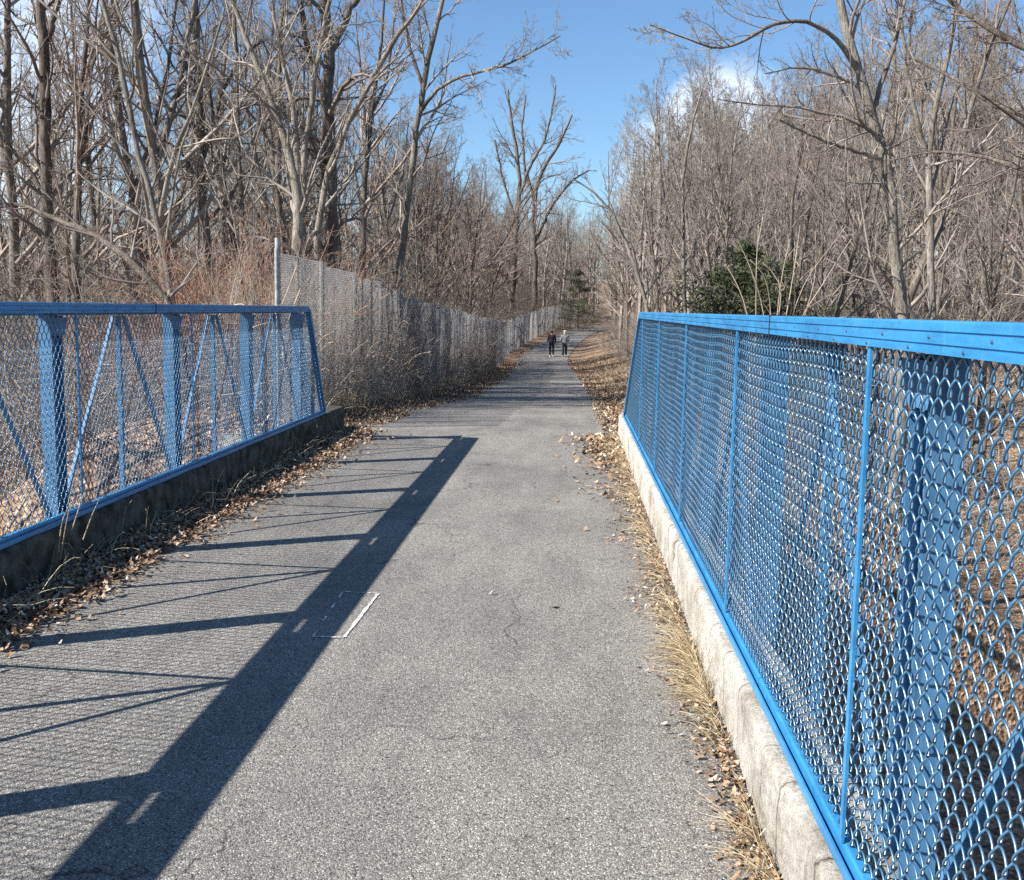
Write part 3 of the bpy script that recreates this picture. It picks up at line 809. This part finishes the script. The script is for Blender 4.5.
# far centre
hero('dark branching tree standing against the sky left of the path bend', [
    (104, [(512, 320, 6), (514, 260, 5.5), (518, 210, 5), (520, 170, 4.5), (512, 130, 3.5), (508, 90, 2)]),
    (104, [(518, 200, 4), (530, 165, 3.5), (545, 140, 3), (552, 110, 2), (556, 85, 1.2)]),
    (104, [(516, 220, 3), (503, 180, 2.5), (495, 140, 2)])],
    M['bark_dark'], M['twig_dark'], HS, .007, 15)
hero('dark branching tree with wide limbs right above the path bend', [
    (112, [(534, 318, 6), (536, 260, 5.5), (533, 220, 5), (535, 185, 4.5), (548, 160, 4), (562, 140, 3), (572, 115, 2)]),
    (112, [(534, 200, 4), (524, 165, 3), (522, 125, 2.2), (526, 95, 1.4)]),
    (112, [(536, 240, 3.5), (552, 205, 3), (572, 180, 2.5), (590, 170, 1.5)])],
    M['bark_dark'], M['twig_dark'], HS, .007, 16)

# straw coloured whippy stems in front of the evergreen
r = np.random.default_rng(77)
def stems(name, label, cat, pxs, mat, rad, Y, seed, n2=2):
    rr = np.random.default_rng(seed)
    base = unp(pxs[0][0][0], pxs[0][0][1], Y); gz = float(ground_z(base[0], base[1]))
    mb = MB(); P = []
    for pts in pxs:
        a = [unp(px, py, Y+rr.uniform(-.3, .3)*0+i*.0) for i, (px, py) in enumerate(pts)]
        a = [(a[0][0]+(base[0]-a[0][0])*.7, Y, min(gz-.1, a[0][2]-.1))] + a
        q = resample(a, 14); q[:, 1] += rr.normal()*.25*np.linspace(0, 1, 14); P.append(q)
    P = np.stack(P); R = rad*np.linspace(1, .45, 14)[None]*rr.uniform(.7, 1.2, (len(P), 1))
    mb.tubes(P, R, 5)
    if n2:
        p2, r2, l2 = spawn(rr, P, R, n2, .45, 1, 35, .2, 5, .1, .05, .6, rad*.35)
        mb.tubes(p2, r2, 3)
    root_o = mb.build(name, mat, None, True); tag(root_o, label, cat); return root_o
stems('sapling_clump', 'clump of straw coloured bare stems standing in front of the evergreen', 'shrub', [
    [(757, 318), (757, 270), (760, 225)], [(765, 318), (750, 270), (735, 240)], [(770, 318), (765, 280), (758, 262), (740, 258)],
    [(790, 318), (802, 280), (815, 262), (838, 238), (842, 228)], [(786, 318), (795, 265), (800, 225)], [(800, 318), (812, 275), (808, 235)],
    [(778, 318), (785, 285), (770, 265), (762, 262)], [(796, 318), (820, 285), (838, 250), (846, 240)], [(752, 318), (742, 285), (728, 262)],
    [(775, 318), (777, 280), (786, 240)]], M['straw_dull'], .011, 14, 5)

# ------------------------------------------------------------------ evergreen
def evergreen(label, x, y, H, Wd, seed):
    r = np.random.default_rng(seed); gz = float(ground_z(x, y))
    root = empty('evergreen', (x, y, gz-.1)); tag(root, label, 'evergreen tree')
    P = trunk_line(r, H, .02, .02, 10); R = (H*.013*(1-.85*np.linspace(0, 1, 10)))[None]
    tb = MB(); tb.tubes(P, R, 7); tb.build('trunk', M['bark_grey'], root, True)
    n = 70
    t = r.uniform(.03, .97, n); a = r.uniform(0, 6.28, n)
    ln = Wd/2*(1-t**1.4)*r.uniform(.6, 1.15, n)+.2
    base = np.stack([np.zeros(n), np.zeros(n), t*H], -1)
    d = norm(np.stack([np.cos(a), np.sin(a), r.uniform(-.1, .35, n)], -1)); K = 7
    Q = np.zeros((n, K, 3)); Q[:, 0] = base
    for j in range(1, K):
        Q[:, j] = Q[:, j-1]+d*(ln/(K-1))[:, None]; d = norm(d+.06*r.normal(size=d.shape)+np.array([0, 0, .03]))
    RR = .02*np.linspace(1, .3, K)[None]*np.ones((n, 1))
    p2, r2, l2 = spawn(r, Q, RR, 9, .1, 1, 50, .4, 5, .08, .0, .6, .004, ln)
    lb = MB(); lb.tubes(Q, RR, 4); lb.tubes(p2, r2, 3); lb.build('limbs', M['bark_grey'], root, True)
    # needle sprays: small narrow leaf faces around the twigs
    allp = np.concatenate([Q[:, 2:].reshape(-1, 3), p2.reshape(-1, 3)])
    m = 9500; c = allp[r.integers(0, len(allp), m)] + r.normal(size=(m, 3))*np.array([.11, .11, .07])
    u = norm(r.normal(size=(m, 3))+np.array([0, 0, .2])); w = norm(np.cross(u, r.normal(size=(m, 3))))
    s1 = r.uniform(.05, .12, m)[:, None]; s2 = r.uniform(.010, .022, m)[:, None]
    v = np.stack([c-u*s1, c+w*s2, c+u*s1, c-w*s2], 1).reshape(-1, 3)
    mb = MB(); mb.add(v, np.arange(m*4).reshape(m, 4)); mb.build('foliage', M['needle'], root)
evergreen('bushy dark evergreen behind the right railing below the woods', 4.0, 24, 4.1, 6.2, 3)
evergreen('lower evergreen beside the bushy dark one and nearer the tall tree', 5.9, 26, 3.1, 4.2, 4)
evergreen('small distant evergreen at the far bend of the path', .6, 100, 6.0, 5, 5)

# ------------------------------------------------------------------ woods
r = np.random.default_rng(5)
def dpath(x, y): return x-float(cr(PCX, y))
placed = []
def scatter(n, y0, y1, xf, kinds, smin, smax, label, group, name, mind, ypow=1.0):
    cnt = 0; tries = 0
    while cnt < n and tries < n*60:
        tries += 1
        y = y0+(y1-y0)*r.uniform()**ypow; lo, hi = xf(y); x = r.uniform(lo, hi)
        if any((x-a)**2+(y-b)**2 < mind**2 for a, b in placed): continue
        placed.append((x, y)); k = kinds[r.integers(len(kinds))]
        sc_ = r.uniform(smin, smax)
        hh = {'s': 10.3, 't': 14.6, 'o': 17.0}[k[0]]; rat = x/y
        if -.12 < rat < .27:
            cap = np.interp(rat, [-.12, -.03, .01, .06, .12, .20, .27], [.21, .175, .19, .22, .215, .235, .30])
            sc_ = min(sc_, (1.6+cap*y-float(ground_z(x, y)))/hh*r.uniform(.82, 1.04))
        place_tree(k, x, y, sc_, r.uniform(0, 6.28), label, group, name); cnt += 1
pc = lambda y: float(cr(PCX, y))
scatter(64, 24, 50, lambda y: (pc(y)+4.5, .47*y+3), ['sapling0', 'sapling1', 'sapling2', 'tree0', 'tree2'], .75, 1.05, 'bare slender grey tree in the near woods right of the path', 'bare trees in the near right woods', 'tree', .8)
scatter(72, 40, 92, lambda y: (pc(y)+4.2, .36*y+2), ['tree0', 'tree1', 'tree2', 'oak0', 'sapling0'], .85, 1.15, 'bare grey brown tree deep in the woods right of the path', 'bare trees deep in the right woods', 'tree', 1.2)
scatter(46, 20, 46, lambda y: (-.60*y-1, -6.0), ['sapling0', 'sapling1', 'sapling2', 'tree0', 'tree1'], .8, 1.1, 'bare thin tree in the near woods left of the path', 'bare trees in the near left woods', 'tree', 1.0)
scatter(26, 42, 95, lambda y: (-.60*y-1, pc(y)-5.5), ['tree0', 'tree1', 'tree2', 'oak0', 'oak1'], .75, 1.0, 'bare brown tree deep in the woods left of the path', 'bare trees deep in the left woods', 'tree', 1.3)
scatter(20, 112, 150, lambda y: (-20, pc(min(y,118))-4), ['tree1', 'oak1', 'tree0'], .8, 1.0, 'bare distant tree beyond the bend of the path', 'bare trees beyond the path bend', 'tree', 2.0)

scatter(26, 26, 62, lambda y: (-8.5, -5.2), ['sapling0', 'tree0', 'tree1', 'sapling2', 'tree2'], .7, .9, 'bare tree crowding the chain link fence left of the path', 'bare trees crowding the fence', 'tree', .9)
scatter(16, 70, 112, lambda y: (pc(y)-12, pc(y)-5), ['tree0', 'tree1', 'oak1', 'sapling1'], .75, 1.0, 'distant bare tree behind the fence near the bend', 'distant bare trees behind the fence', 'tree', 1.0)
# far woods as one mass
mb = MB()
rf = np.random.default_rng(9)
for i in range(820):
    y = rf.uniform(112, 230) if i < 560 else rf.uniform(52, 115)
    x = rf.uniform(-.62*y, .56*y) if i % 2 else rf.uniform(-.14*y, .20*y)
    if dpath(x, y) < 0 and i >= 560 and dpath(x, y) > -9: continue
    if abs(dpath(x, y)) < (5.5 if i < 560 else 4.5): continue
    H = rf.uniform(11, 16)*(.72 if x < -.1*y else 1.0)
    if -.12 < x/y < .27: H = min(H, (1.6+float(np.interp(x/y, [-.12, -.03, .01, .06, .12, .20, .27], [.20, .165, .18, .215, .21, .225, .28]))*y-float(ground_z(x, y)))*rf.uniform(.8, 1.0)); P = trunk_line(rf, H, .03, .05, 8); R = (.14*(1-.85*np.linspace(0, 1, 8)))[None]
    o = np.array([x, y, float(ground_z(x, y))-.1])
    mb.tubes(P+o, R, 4); L = np.array([H])
    p, q_, L = spawn(rf, P, R, 17, .15, 1, 42, .36, 6, .12, .1, .5, .012, L, .6); mb.tubes(p+o, q_, 3)
    p, q_, L = spawn(rf, p, q_, 8, .15, 1, 42, .45, 4, .14, .06, .6, .010, L); mb.tubes(p+o, q_, 3)
    p, q_, L = spawn(rf, p, q_, 4, .15, 1, 42, .5, 3, .14, .06, .6, .010, L); mb.tubes(p+o, q_, 3)
tag(mb.build('far_woods', M['twig'], None, False), 'hazy mass of bare treetops along the horizon beyond the path', 'woods', kind='stuff')

# undergrowth
def bush_scatter(n, y0, y1, xf, kinds, smin, smax, label, group, mind, zs=1.0):
    cnt = 0; tries = 0; pl = []
    while cnt < n and tries < n*60:
        tries += 1
        y = r.uniform(y0, y1); lo, hi = xf(y); x = r.uniform(lo, hi)
        if any((x-a)**2+(y-b)**2 < mind**2 for a, b in pl): continue
        pl.append((x, y)); place_bush(kinds[r.integers(len(kinds))], x, y, r.uniform(smin, smax), r.uniform(0, 6.28), label, group, zs); cnt += 1
bush_scatter(34, 13, 24, lambda y: (-.62*y-1, -6.4), ['grey0', 'grey1', 'brown0', 'brown1'], .8, 1.3, 'tangled brown thicket behind the left railing', 'thickets behind the left railing', 1.1)
bush_scatter(13, 17, 26, lambda y: (-7.4, -6.1), ['red0', 'red1'], .75, .95, 'rust coloured bramble thicket behind the start of the chain link fence', 'rusty bramble thickets', .8, 1.2)
bush_scatter(44, 20, 48, lambda y: (-13, -5.8), ['dark0', 'dark1', 'grey0'], .7, 1.0, 'dark vine tangle rising over the chain link fence', 'vine tangles over the fence', 1.1)
bush_scatter(30, 16, 50, lambda y: (pc(y)+3.9, pc(y)+8), ['brown0', 'brown1', 'grey0', 'grey1'], .45, .8, 'low brown brush on the bank right of the path', 'brush on the right bank', .9)
bush_scatter(30, 50, 105, lambda y: (pc(y)+4.2, pc(y)+9), ['brown0', 'brown1', 'grey1'], .7, 1.1, 'distant low brush on the bank right of the path', 'distant brush on the right bank', 1.2)
bush_scatter(30, 18, 60, lambda y: (.15*y+2.5, .47*y+2), ['brown0', 'grey0', 'grey1'], .8, 1.3, 'grey brown thicket among the trees behind the right railing', 'thickets behind the right railing', 1.6)
bush_scatter(20, 50, 110, lambda y: (pc(y)-10, pc(y)-4.9), ['grey0', 'grey1', 'dark0'], .7, 1.0, 'distant thicket behind the chain link fence near the bend', 'distant thickets behind the fence', 1.5)

bush_scatter(26, 7.5, 13, lambda y: (-11, -5.8), ['brown0', 'brown1', 'grey1'], .8, 1.15, 'brown thicket in the hollow seen through the left railing', 'thickets in the hollow left of the bridge', .9)
bush_scatter(16, 110, 135, lambda y: (-14, 3), ['grey0', 'grey1', 'dark0'], 1.0, 1.6, 'far thicket closing the view past the bend', 'far thickets past the bend', 1.5)
bush_scatter(64, 14.2, 46, lambda y: (fence_x(y)-1.0, fence_x(y)-.35), ['brown0', 'brown1'], .42, .64, 'dry brown brush pressed against the back of the chain link fence', 'dry brush behind the chain link fence', .4, 2.9)
bush_scatter(7, 17.5, 25, lambda y: (-6.0, -5.2), ['cane0', 'cane1'], .75, .95, 'upright rust coloured canes rising over the start of the tall fence', 'rusty canes over the fence', .8, 1.05)
# pale bramble canes hooking over the far end of the left railing
def canes(label, lines, Y, rad, mat, name='bramble'):
    mb = MB()
    for pts in lines:
        a = resample([unp(px, py, Y+dy) for px, py, dy in pts], 12)
        mb.tubes(a[None], (rad*np.linspace(1, .5, 12))[None], 4)
    tag(mb.build(name, mat, None, True), label, 'bramble')
canes('pale bramble canes hooking over the far end of the left railing', [
    [(204, 316, .3), (210, 306, 0), (216, 305, -.3), (212, 314, -.4)], [(217, 317, .2), (232, 305, 0), (246, 303, -.1), (240, 312, -.3)],
    [(243, 322, .1), (258, 311, -.2), (272, 308, -.3), (283, 303, 0), (300, 305, .4)], [(244, 332, -.2), (258, 325, -.3), (272, 322, -.4), (284, 328, -.3)],
    [(249, 340, -.2), (246, 360, -.3), (248, 372, -.3), (240, 388, -.2)], [(296, 268, .8), (284, 300, .3), (276, 318, 0), (270, 340, -.3)],
    [(300, 290, .6), (290, 315, .2), (281, 345, -.2), (285, 372, -.3)]], 11.7, .007, M['straw'])

# ------------------------------------------------------------------ tall fences beyond the bridge, left
def fence_x(y): return -3.75 + .35*sst(y, 16, 45) + (float(cr(PCX, y))+1.3)*sst(y, 50, 75) - .5*sst(y, 40, 70)
fr = empty('chain_link_fence', (0, 0, 0)); tag(fr, 'long tall grey chain link fence along the left of the path beyond the bridge', 'fence')
DG = .060; GP = 2.4
gm = panel_mesh('wire_mesh', GP, 0, 2.30, DG, .0025, .006, 4, 6, M['galv'])
yy = 13.4; k = 0
while yy < 108:
    x0, x1 = fence_x(yy), fence_x(yy+GP); z0 = float(ground_z(x0+.0, yy+GP/2))-.05
    ln = math.hypot(x1-x0, GP)
    o = link('wire_mesh', gm, fr, (x0, yy, z0)); o.rotation_euler = (0, 0, -math.atan2(x1-x0, GP)); o.scale = (1, ln/GP, 1)
    mb = MB(); mb.tubes(np.array([[x0-.03, yy, z0-.1], [x0-.03, yy, z0+2.36]])[None], np.full((1, 2), .03), 8); mb.build('post', M['galv'], fr, True)
    yy += GP; k += 1
# short return with a lone post just behind the left railing end
rt = empty('chain_link_fence', unp(277, 305, 14.2)[:2]+(0,)); tag(rt, 'short galvanised chain link return with a lone post behind the left railing end', 'fence')
px0 = unp(277.5, 238, 14.2); zt = px0[2]
mb = MB(); mb.tubes(np.array([[0, 0, -.6], [0, 0, zt]])[None], np.full((1, 2), .038), 10); mb.build('post', M['galv'], rt, True)
mm = panel_mesh('wire_mesh', .45, 0, zt+.5, DG, .0025, .006, 4, 6, M['galv'])
o = link('wire_mesh', mm, rt, (0, 0, -.7)); o.rotation_euler = (0, 0, -math.radians(60))
rt.location = (px0[0], 14.2, 0)

# ------------------------------------------------------------------ leaf litter, grass, weeds
def leaves(n, sampler, seed, name, label, smin=.02, smax=.05, lift=.015):
    r = np.random.default_rng(seed)
    xy = sampler(r, n); n = len(xy)
    onb = (xy[:, 1] < 13.45)
    z = np.where(onb, 0.0, np.maximum(ground_z(xy[:, 0], xy[:, 1]), -9))
    c = np.stack([xy[:, 0], xy[:, 1], z + np.abs(r.normal(size=n))*lift+.006], -1)
    a = r.uniform(0, 6.28, n); tilt = r.normal(size=n)*.45
    u = np.stack([np.cos(a), np.sin(a), tilt], -1); w = np.stack([-np.sin(a), np.cos(a), r.normal(size=n)*.35], -1)
    s = r.uniform(smin, smax, n)[:, None]; e = s*r.uniform(.45, .8, (n, 1)); cu = s*r.uniform(.1, .5, (n, 1))*np.array([0, 0, 1.])
    v = np.stack([c-u*s+cu, c-w*e-u*s*.2, c+u*s+cu*.6, c+w*e-u*s*.2, c-u*.1*s, c+u*s*.3+w*e*.75], 1)
    zmin = v[..., 2].min(1); v[..., 2] += (np.maximum(0, (z+.005)-zmin))[:, None]
    b = np.arange(n)[:, None]*6
    t = np.concatenate([b+np.array([[0, 1, 4]]), b+np.array([[1, 2, 4]]), b+np.array([[2, 5, 4]]), b+np.array([[5, 3, 4]]), b+np.array([[3, 0, 4]])])
    mb = MB(); mb.add(v.reshape(-1, 3), None, t)
    tag(mb.build(name, M['leaf']), label, 'fallen leaves', kind='stuff')
def s_left(r, n):
    y = r.uniform(1.5, 13.6, n); x = -2.97 + np.abs(r.normal(size=n))*.22*np.clip(.6+y*.07, 0, 1.4)
    keep = r.uniform(size=n) < np.exp(-np.maximum(x+2.62, 0)*5)
    return np.stack([x, y], -1)[keep]
leaves(30000, s_left, 1, 'leaf_litter', 'drift of dry brown leaves along the foot of the left curb', .010, .028, .012)
def s_left2(r, n):
    y = 13.4+r.uniform(0, 1, n)**1.5*45; c_ = cr(PCX, y)-cr(PHW, y)
    x = c_ + .3 - np.abs(r.normal(size=n))*.9
    ed = c_+.12*np.sin(y*1.7)+.35*r.normal(size=n)*(r.uniform(size=n) < .25)
    keep = x < ed+.25
    return np.stack([x, y], -1)[keep]
leaves(80000, s_left2, 2, 'leaf_litter', 'brown leaves spread between the left edge of the path and the chain link fence', .014, .036, .015)
def s_right2(r, n):
    y = 7+r.uniform(0, 1, n)**1.4*58; c_ = cr(PCX, y)+cr(PHW, y)
    x = np.where(y < 13.5, .62-np.abs(r.normal(size=n))*.22, c_ - .15 + np.abs(r.normal(size=n))*1.6)
    ed = c_-.2+.15*np.sin(y*1.3)
    keep = np.where(y < 13.5, r.uniform(size=n) < np.clip((y-7)/6.5, 0, 1)**3*.4, (x > ed-.1) | (r.uniform(size=n) < .10))
    return np.stack([x, y], -1)[keep]
leaves(100000, s_right2, 3, 'leaf_litter', 'pale dry leaves covering the bank right of the path beyond the bridge', .014, .036, .015)
def s_right(r, n):
    y = r.uniform(1.5, 13.4, n); x = .625-np.abs(r.normal(size=n))*.06*(1+.7*np.sin(y*1.9)**2)*np.clip(.5+y*.12, 0, 2)
    return np.stack([x, y], -1)
leaves(6500, s_right, 4, 'leaf_litter', 'crumbled leaves lining the foot of the right curb', .004, .017, .006)
def s_path(r, n):
    y = 2+r.uniform(0, 1, n)**.8*40; c_ = cr(PCX, y); h_ = cr(PHW, y)
    return np.stack([c_+h_*r.uniform(-1, 1, n), y], -1)
leaves(110, s_path, 6, 'leaf_litter', 'few scattered single leaves lying on the open asphalt', .012, .03, .002)

def grass(n, sampler, seed, label, hmin, hmax, name='dry_grass', wid=.0016, lean=1.0, bias=(0, 0)):
    r = np.random.default_rng(seed); xy = sampler(r, n); n = len(xy); K = 5
    z = np.where(xy[:, 1] < 13.45, 0.0, ground_z(xy[:, 0], xy[:, 1]))
    P = np.zeros((n, K, 3)); P[:, 0] = np.stack([xy[:, 0], xy[:, 1], z], -1)
    d = norm(np.stack([r.normal(size=n)*lean+bias[0], r.normal(size=n)*lean+bias[1], np.ones(n)*.8], -1)); L = r.uniform(hmin, hmax, n)
    for j in range(1, K):
        P[:, j] = P[:, j-1]+d*(L/(K-1))[:, None]; P[:, j, 2] = np.maximum(P[:, j, 2], z+.006)
        d = norm(d+r.normal(size=d.shape)*.12+np.array([0, 0, -.28]))
    R = wid*np.linspace(1, .3, K)[None]*r.uniform(.6, 1.3, (n, 1))
    mb = MB(); mb.tubes(P, R, 3); tag(mb.build(name, M['grass']), label, 'grass', kind='stuff')
tuft_y = [(2.0, .15, 25), (2.45, .2, 60), (2.85, .08, 50), (3.1, .15, 60), (3.9, .2, 60), (4.3, .18, 260), (4.75, .25, 300), (5.5, .3, 120), (6.4, .4, 90), (7.5, .6, 120), (9, .7, 150), (11, 1.2, 300), (12.6, .6, 200)]
def s_tuft(r, n):
    o = []
    for y0, s_, m in tuft_y:
        y = r.normal(size=m)*s_*.6+y0; x = .628-np.abs(r.normal(size=m))*.035; o.append(np.stack([x, y], -1))
    a = np.concatenate(o); return a[(a[:, 1] < 13.3)]
grass(0, s_tuft, 7, 'pale dry grass tufts along the foot of the right curb', .05, .26, bias=(-.9, -.1), lean=.7)
def s_gl(r, n):
    y = r.uniform(2, 13.3, n); x = -2.95+np.abs(r.normal(size=n))*.10; return np.stack([x, y], -1)
grass(520, s_gl, 8, 'dead weeds and dry grass along the foot of the left curb', .08, .35, 'dry_weeds', .0022, .6, (.3, 0))
def s_gr(r, n):
    y = 14+r.uniform(0, 1, n)**1.3*30; c_ = cr(PCX, y)+cr(PHW, y); x = c_+.3+r.uniform(0, 1, n)**.7*4.5; return np.stack([x, y], -1)
grass(5000, s_gr, 9, 'dead grass and weeds on the bank right of the path', .1, .6, 'dry_weeds', .004, .45)
def s_gl2(r, n):
    y = 14+r.uniform(0, 1, n)**1.3*25; c_ = fence_x_v(y); x = c_+r.normal(size=n)*.18; return np.stack([x, y], -1)
def fence_x_v(y): return np.array([fence_x(v) for v in y])
grass(2500, s_gl2, 10, 'dead weeds growing along the foot of the chain link fence', .1, .7, 'dry_weeds', .004, .3)
# leafy green moss dots near the right kerb are left to the kerb's own grass colours

# stalks leaning against the left bottom rail
canes('dead weed stalks leaning on the bottom rail of the left railing', [
    [(60, 560, 0), (66, 525, 0), (70, 505, -.2)], [(72, 530, 0), (80, 505, 0), (86, 488, 0)], [(40, 590, 0), (42, 560, 0), (43, 535, .1)], [(24, 556, 0), (26, 540, 0), (27, 528, 0)],
    [(83, 540, .2), (92, 515, .2), (99, 500, .2)], [(58, 552, 0), (62, 520, .1), (72, 500, .3)]], 5.75, .004, M['straw'], 'weed_stalks')

# ------------------------------------------------------------------ the two walkers
def skin_body(name, verts, edges, radii, mat, parent, lv=2):
    me = bpy.data.meshes.new(name); me.from_pydata(verts, edges, []); me.update()
    me.materials.append(mat)
    o = link(name, me, parent)
    md = o.modifiers.new('skin', 'SKIN'); md.use_smooth_shade = True
    lay = me.skin_vertices[0] if len(me.skin_vertices) else None
    if lay is None:
        bpy.context.view_layer.objects.active = o
        bpy.ops.object.select_all(action='DESELECT'); o.select_set(True)
        bpy.ops.mesh.customdata_skin_add(); lay = me.skin_vertices[0]
    for i, rr in enumerate(radii):
        lay.data[i].radius = rr if isinstance(rr, tuple) else (rr, rr); lay.data[i].use_root = (i == 0)
    o.modifiers.new('sub', 'SUBSURF').levels = lv; o.modifiers['sub'].render_levels = lv
    return o
def walker(x, y, label, jacket, hatmat, hat_kind, shoe, stride, arms, h=1.0):
    z = float(path_z(y)); root = empty('person', (x, y, z), math.radians(3)); root.scale = (h, h, h); tag(root, label, 'person', 'two people walking away along the path')
    s = stride
    # joints: pelvis, spine, chest, neck, head ...
    V = [(0, 0, .95), (0, .01, 1.15), (0, .01, 1.36), (0, .01, 1.47), (0, .02, 1.56), (0, .02, 1.68),
         (-.09, 0, .90), (-.10, .17*s, .50), (-.10, .05*s, .10), (-.10, .18*s, .04),
         (.09, 0, .90), (.10, -.02*s, .50), (.10, -.26*s, .14), (.10, -.16*s, .05),
         (-.19, .01, 1.40), (-.25, -.02, 1.14), arms[0], (-.24+.0, arms[0][1]+.08, arms[0][2]-.04),
         (.19, .01, 1.40), (.25, -.02, 1.14), arms[1], (.24, arms[1][1]+.08, arms[1][2]-.04)]
    E = [(0,1),(1,2),(2,3),(3,4),(4,5),(0,6),(6,7),(7,8),(8,9),(0,10),(10,11),(11,12),(12,13),(2,14),(14,15),(15,16),(16,17),(2,18),(18,19),(19,20),(20,21)]
    Rr = [(.14,.11),(.13,.10),(.15,.11),.055,(.08,.09),(.075,.085),.085,.06,.045,.035,.085,.06,.045,.035,.065,.045,.035,.03,.065,.045,.035,.03]
    skin_body('body', V, E, Rr, M['skin'], root)
    jv = [(0, 0, .86), (0, .01, 1.0), (0, .01, 1.18), (0, .01, 1.37), (0, .01, 1.46)] + [V[14], V[15], tuple(np.array(V[16])*.97+np.array(V[15])*.03), V[18], V[19], tuple(np.array(V[20])*.97+np.array(V[19])*.03)]
    je = [(0,1),(1,2),(2,3),(3,4),(3,5),(5,6),(6,7),(3,8),(8,9),(9,10)]
    skin_body('jacket', jv, je, [(.20,.15),(.19,.15),(.18,.14),(.19,.14),.07,.09,.07,.05,.09,.07,.05], jacket, root)
    tv = [(0, 0, .93), V[6], V[7], tuple(np.array(V[8])+np.array((0, 0, .0))), V[10], V[11], V[12]]
    skin_body('trousers', tv, [(0,1),(1,2),(2,3),(0,4),(4,5),(5,6)], [(.16,.13),.105,.08,.062,.105,.08,.062], M['trouser'], root)
    for a, b in ((8, 9), (12, 13)):
        A = np.array(V[a]); B = np.array(V[b]); A = A-np.array((0, .03, .06)); 
        skin_body('shoe', [tuple(A), tuple((A+B)/2+np.array((0, 0, -.01))), tuple(B+np.array((0, .04, 0)))], [(0,1),(1,2)], [.05,.045,.035], shoe, root)
    if hat_kind == 'hat':
        hv = [(0, .0, 1.66), (0, .01, 1.71), (0, .01, 1.76)]; skin_body('hat', hv, [(0,1),(1,2)], [(.115,.125),(.11,.12),(.06,.07)], hatmat, root)
        skin_body('hood', [(0, -.03, 1.46), (0, -.05, 1.52)], [(0,1)], [(.12,.09),(.09,.06)], jacket, root)
    else:
        skin_body('hair', [(0, -.03, 1.56), (0, -.01, 1.66), (0, .0, 1.73)], [(0,1),(1,2)], [(.085,.08),(.10,.11),(.06,.07)], hatmat, root)
walker(-1.27, 69.0, 'walker in a dark maroon jacket and black leggings with white shoes, left of the pair', M['jacket_dark'], M['hair'], 'hair', M['shoe'], 1.0, ((-.27, .14, .98), (.24, .02, .90)), .985)
walker(-.42, 68.5, 'walker in a grey jacket and pale hat with elbows out, right of the pair', M['jacket_grey'], M['hat'], 'hat', M['shoe_dark'], -.55, ((-.24, .16, 1.02), (.24, .16, 1.02)), 1.0)

# ------------------------------------------------------------------ light
S_DIR = Vector((-.893, -.45, 0)).normalized()
EL = math.radians(36.9)
sdir = Vector((S_DIR.x*math.cos(EL), S_DIR.y*math.cos(EL), math.sin(EL)))
sun = bpy.data.lights.new('sun', 'SUN'); sun.energy = 5.0; sun.angle = math.radians(.4); sun.color = (1, .955, .89)
so = bpy.data.objects.new('sun', sun); COL.objects.link(so); so.rotation_euler = sdir.to_track_quat('Z', 'Y').to_euler(); so.location = (-20, -10, 30)

w = bpy.data.worlds.new('World'); scene.world = w; w.use_nodes = True
nt = w.node_tree; bg = nt.nodes['Background']
sky = nt.nodes.new('ShaderNodeTexSky'); sky.sky_type = 'NISHITA'; sky.sun_disc = False
sky.sun_elevation = EL; sky.sun_rotation = math.atan2(sdir.x, sdir.y); sky.air_density = 1.0; sky.dust_density = .15; sky.ozone_density = 3.5
tc = nt.nodes.new('ShaderNodeTexCoord')
mp = nt.nodes.new('ShaderNodeMapping'); mp.inputs['Scale'].default_value = (1, 1, 2.6); mp.inputs['Location'].default_value = (.3, .1, .25)
nt.links.new(tc.outputs['Generated'], mp.inputs['Vector'])
f = noise(nt, mp.outputs[0], 2.6, 7, .55, .2)
cm = ramp(nt, f, [(.64, (0, 0, 0)), (.80, (.8, .8, .8))])
tint = mixc(nt, 1.0, sky.outputs[0], (1.15, 1.36, 1.50), 'MULTIPLY')
nv = noise(nt, tc.outputs['Generated'], 9, 8, .65, .3)
tot = None
for (cpx, cpy, tight) in ((735, 105, .9978), (40, 10, .990), (45, 230, .990), (690, 190, .994)):
    dv = (Vector(unp(cpx, cpy, 100))-Vector((0, 0, H_EYE))).normalized()
    dp = nt.nodes.new('ShaderNodeVectorMath'); dp.operation = 'DOT_PRODUCT'; dp.inputs[1].default_value = dv
    nt.links.new(tc.outputs['Generated'], dp.inputs[0])
    mr = nt.nodes.new('ShaderNodeMapRange'); mr.inputs[1].default_value = tight; mr.inputs[2].default_value = 1.0
    nt.links.new(dp.outputs['Value'], mr.inputs[0])
    if tot is None: tot = mr.outputs[0]
    else:
        ad = nt.nodes.new('ShaderNodeMath'); ad.operation = 'ADD'; nt.links.new(tot, ad.inputs[0]); nt.links.new(mr.outputs[0], ad.inputs[1]); tot = ad.outputs[0]
mu = nt.nodes.new('ShaderNodeMath'); mu.operation = 'MULTIPLY'; nt.links.new(tot, mu.inputs[0]); nt.links.new(nv, mu.inputs[1])
ck = ramp(nt, mu.outputs[0], [(.24, (0, 0, 0)), (.56, (.6, .6, .6))])
tint = mixc(nt, ck, tint, (11.5, 12.3, 13.4))
colr = mixc(nt, cm, tint, (11.0, 11.6, 12.4))
nt.links.new(colr, bg.inputs['Color']); bg.inputs['Strength'].default_value = .050

scene.view_settings.view_transform = 'Standard'; scene.view_settings.look = 'None'
scene.view_settings.exposure = 1.15; scene.view_settings.gamma = 1.0
scene.render.engine = 'CYCLES'
scene.cycles.max_bounces = 6; scene.cycles.diffuse_bounces = 3; scene.cycles.glossy_bounces = 2
scene.cycles.use_denoising = False
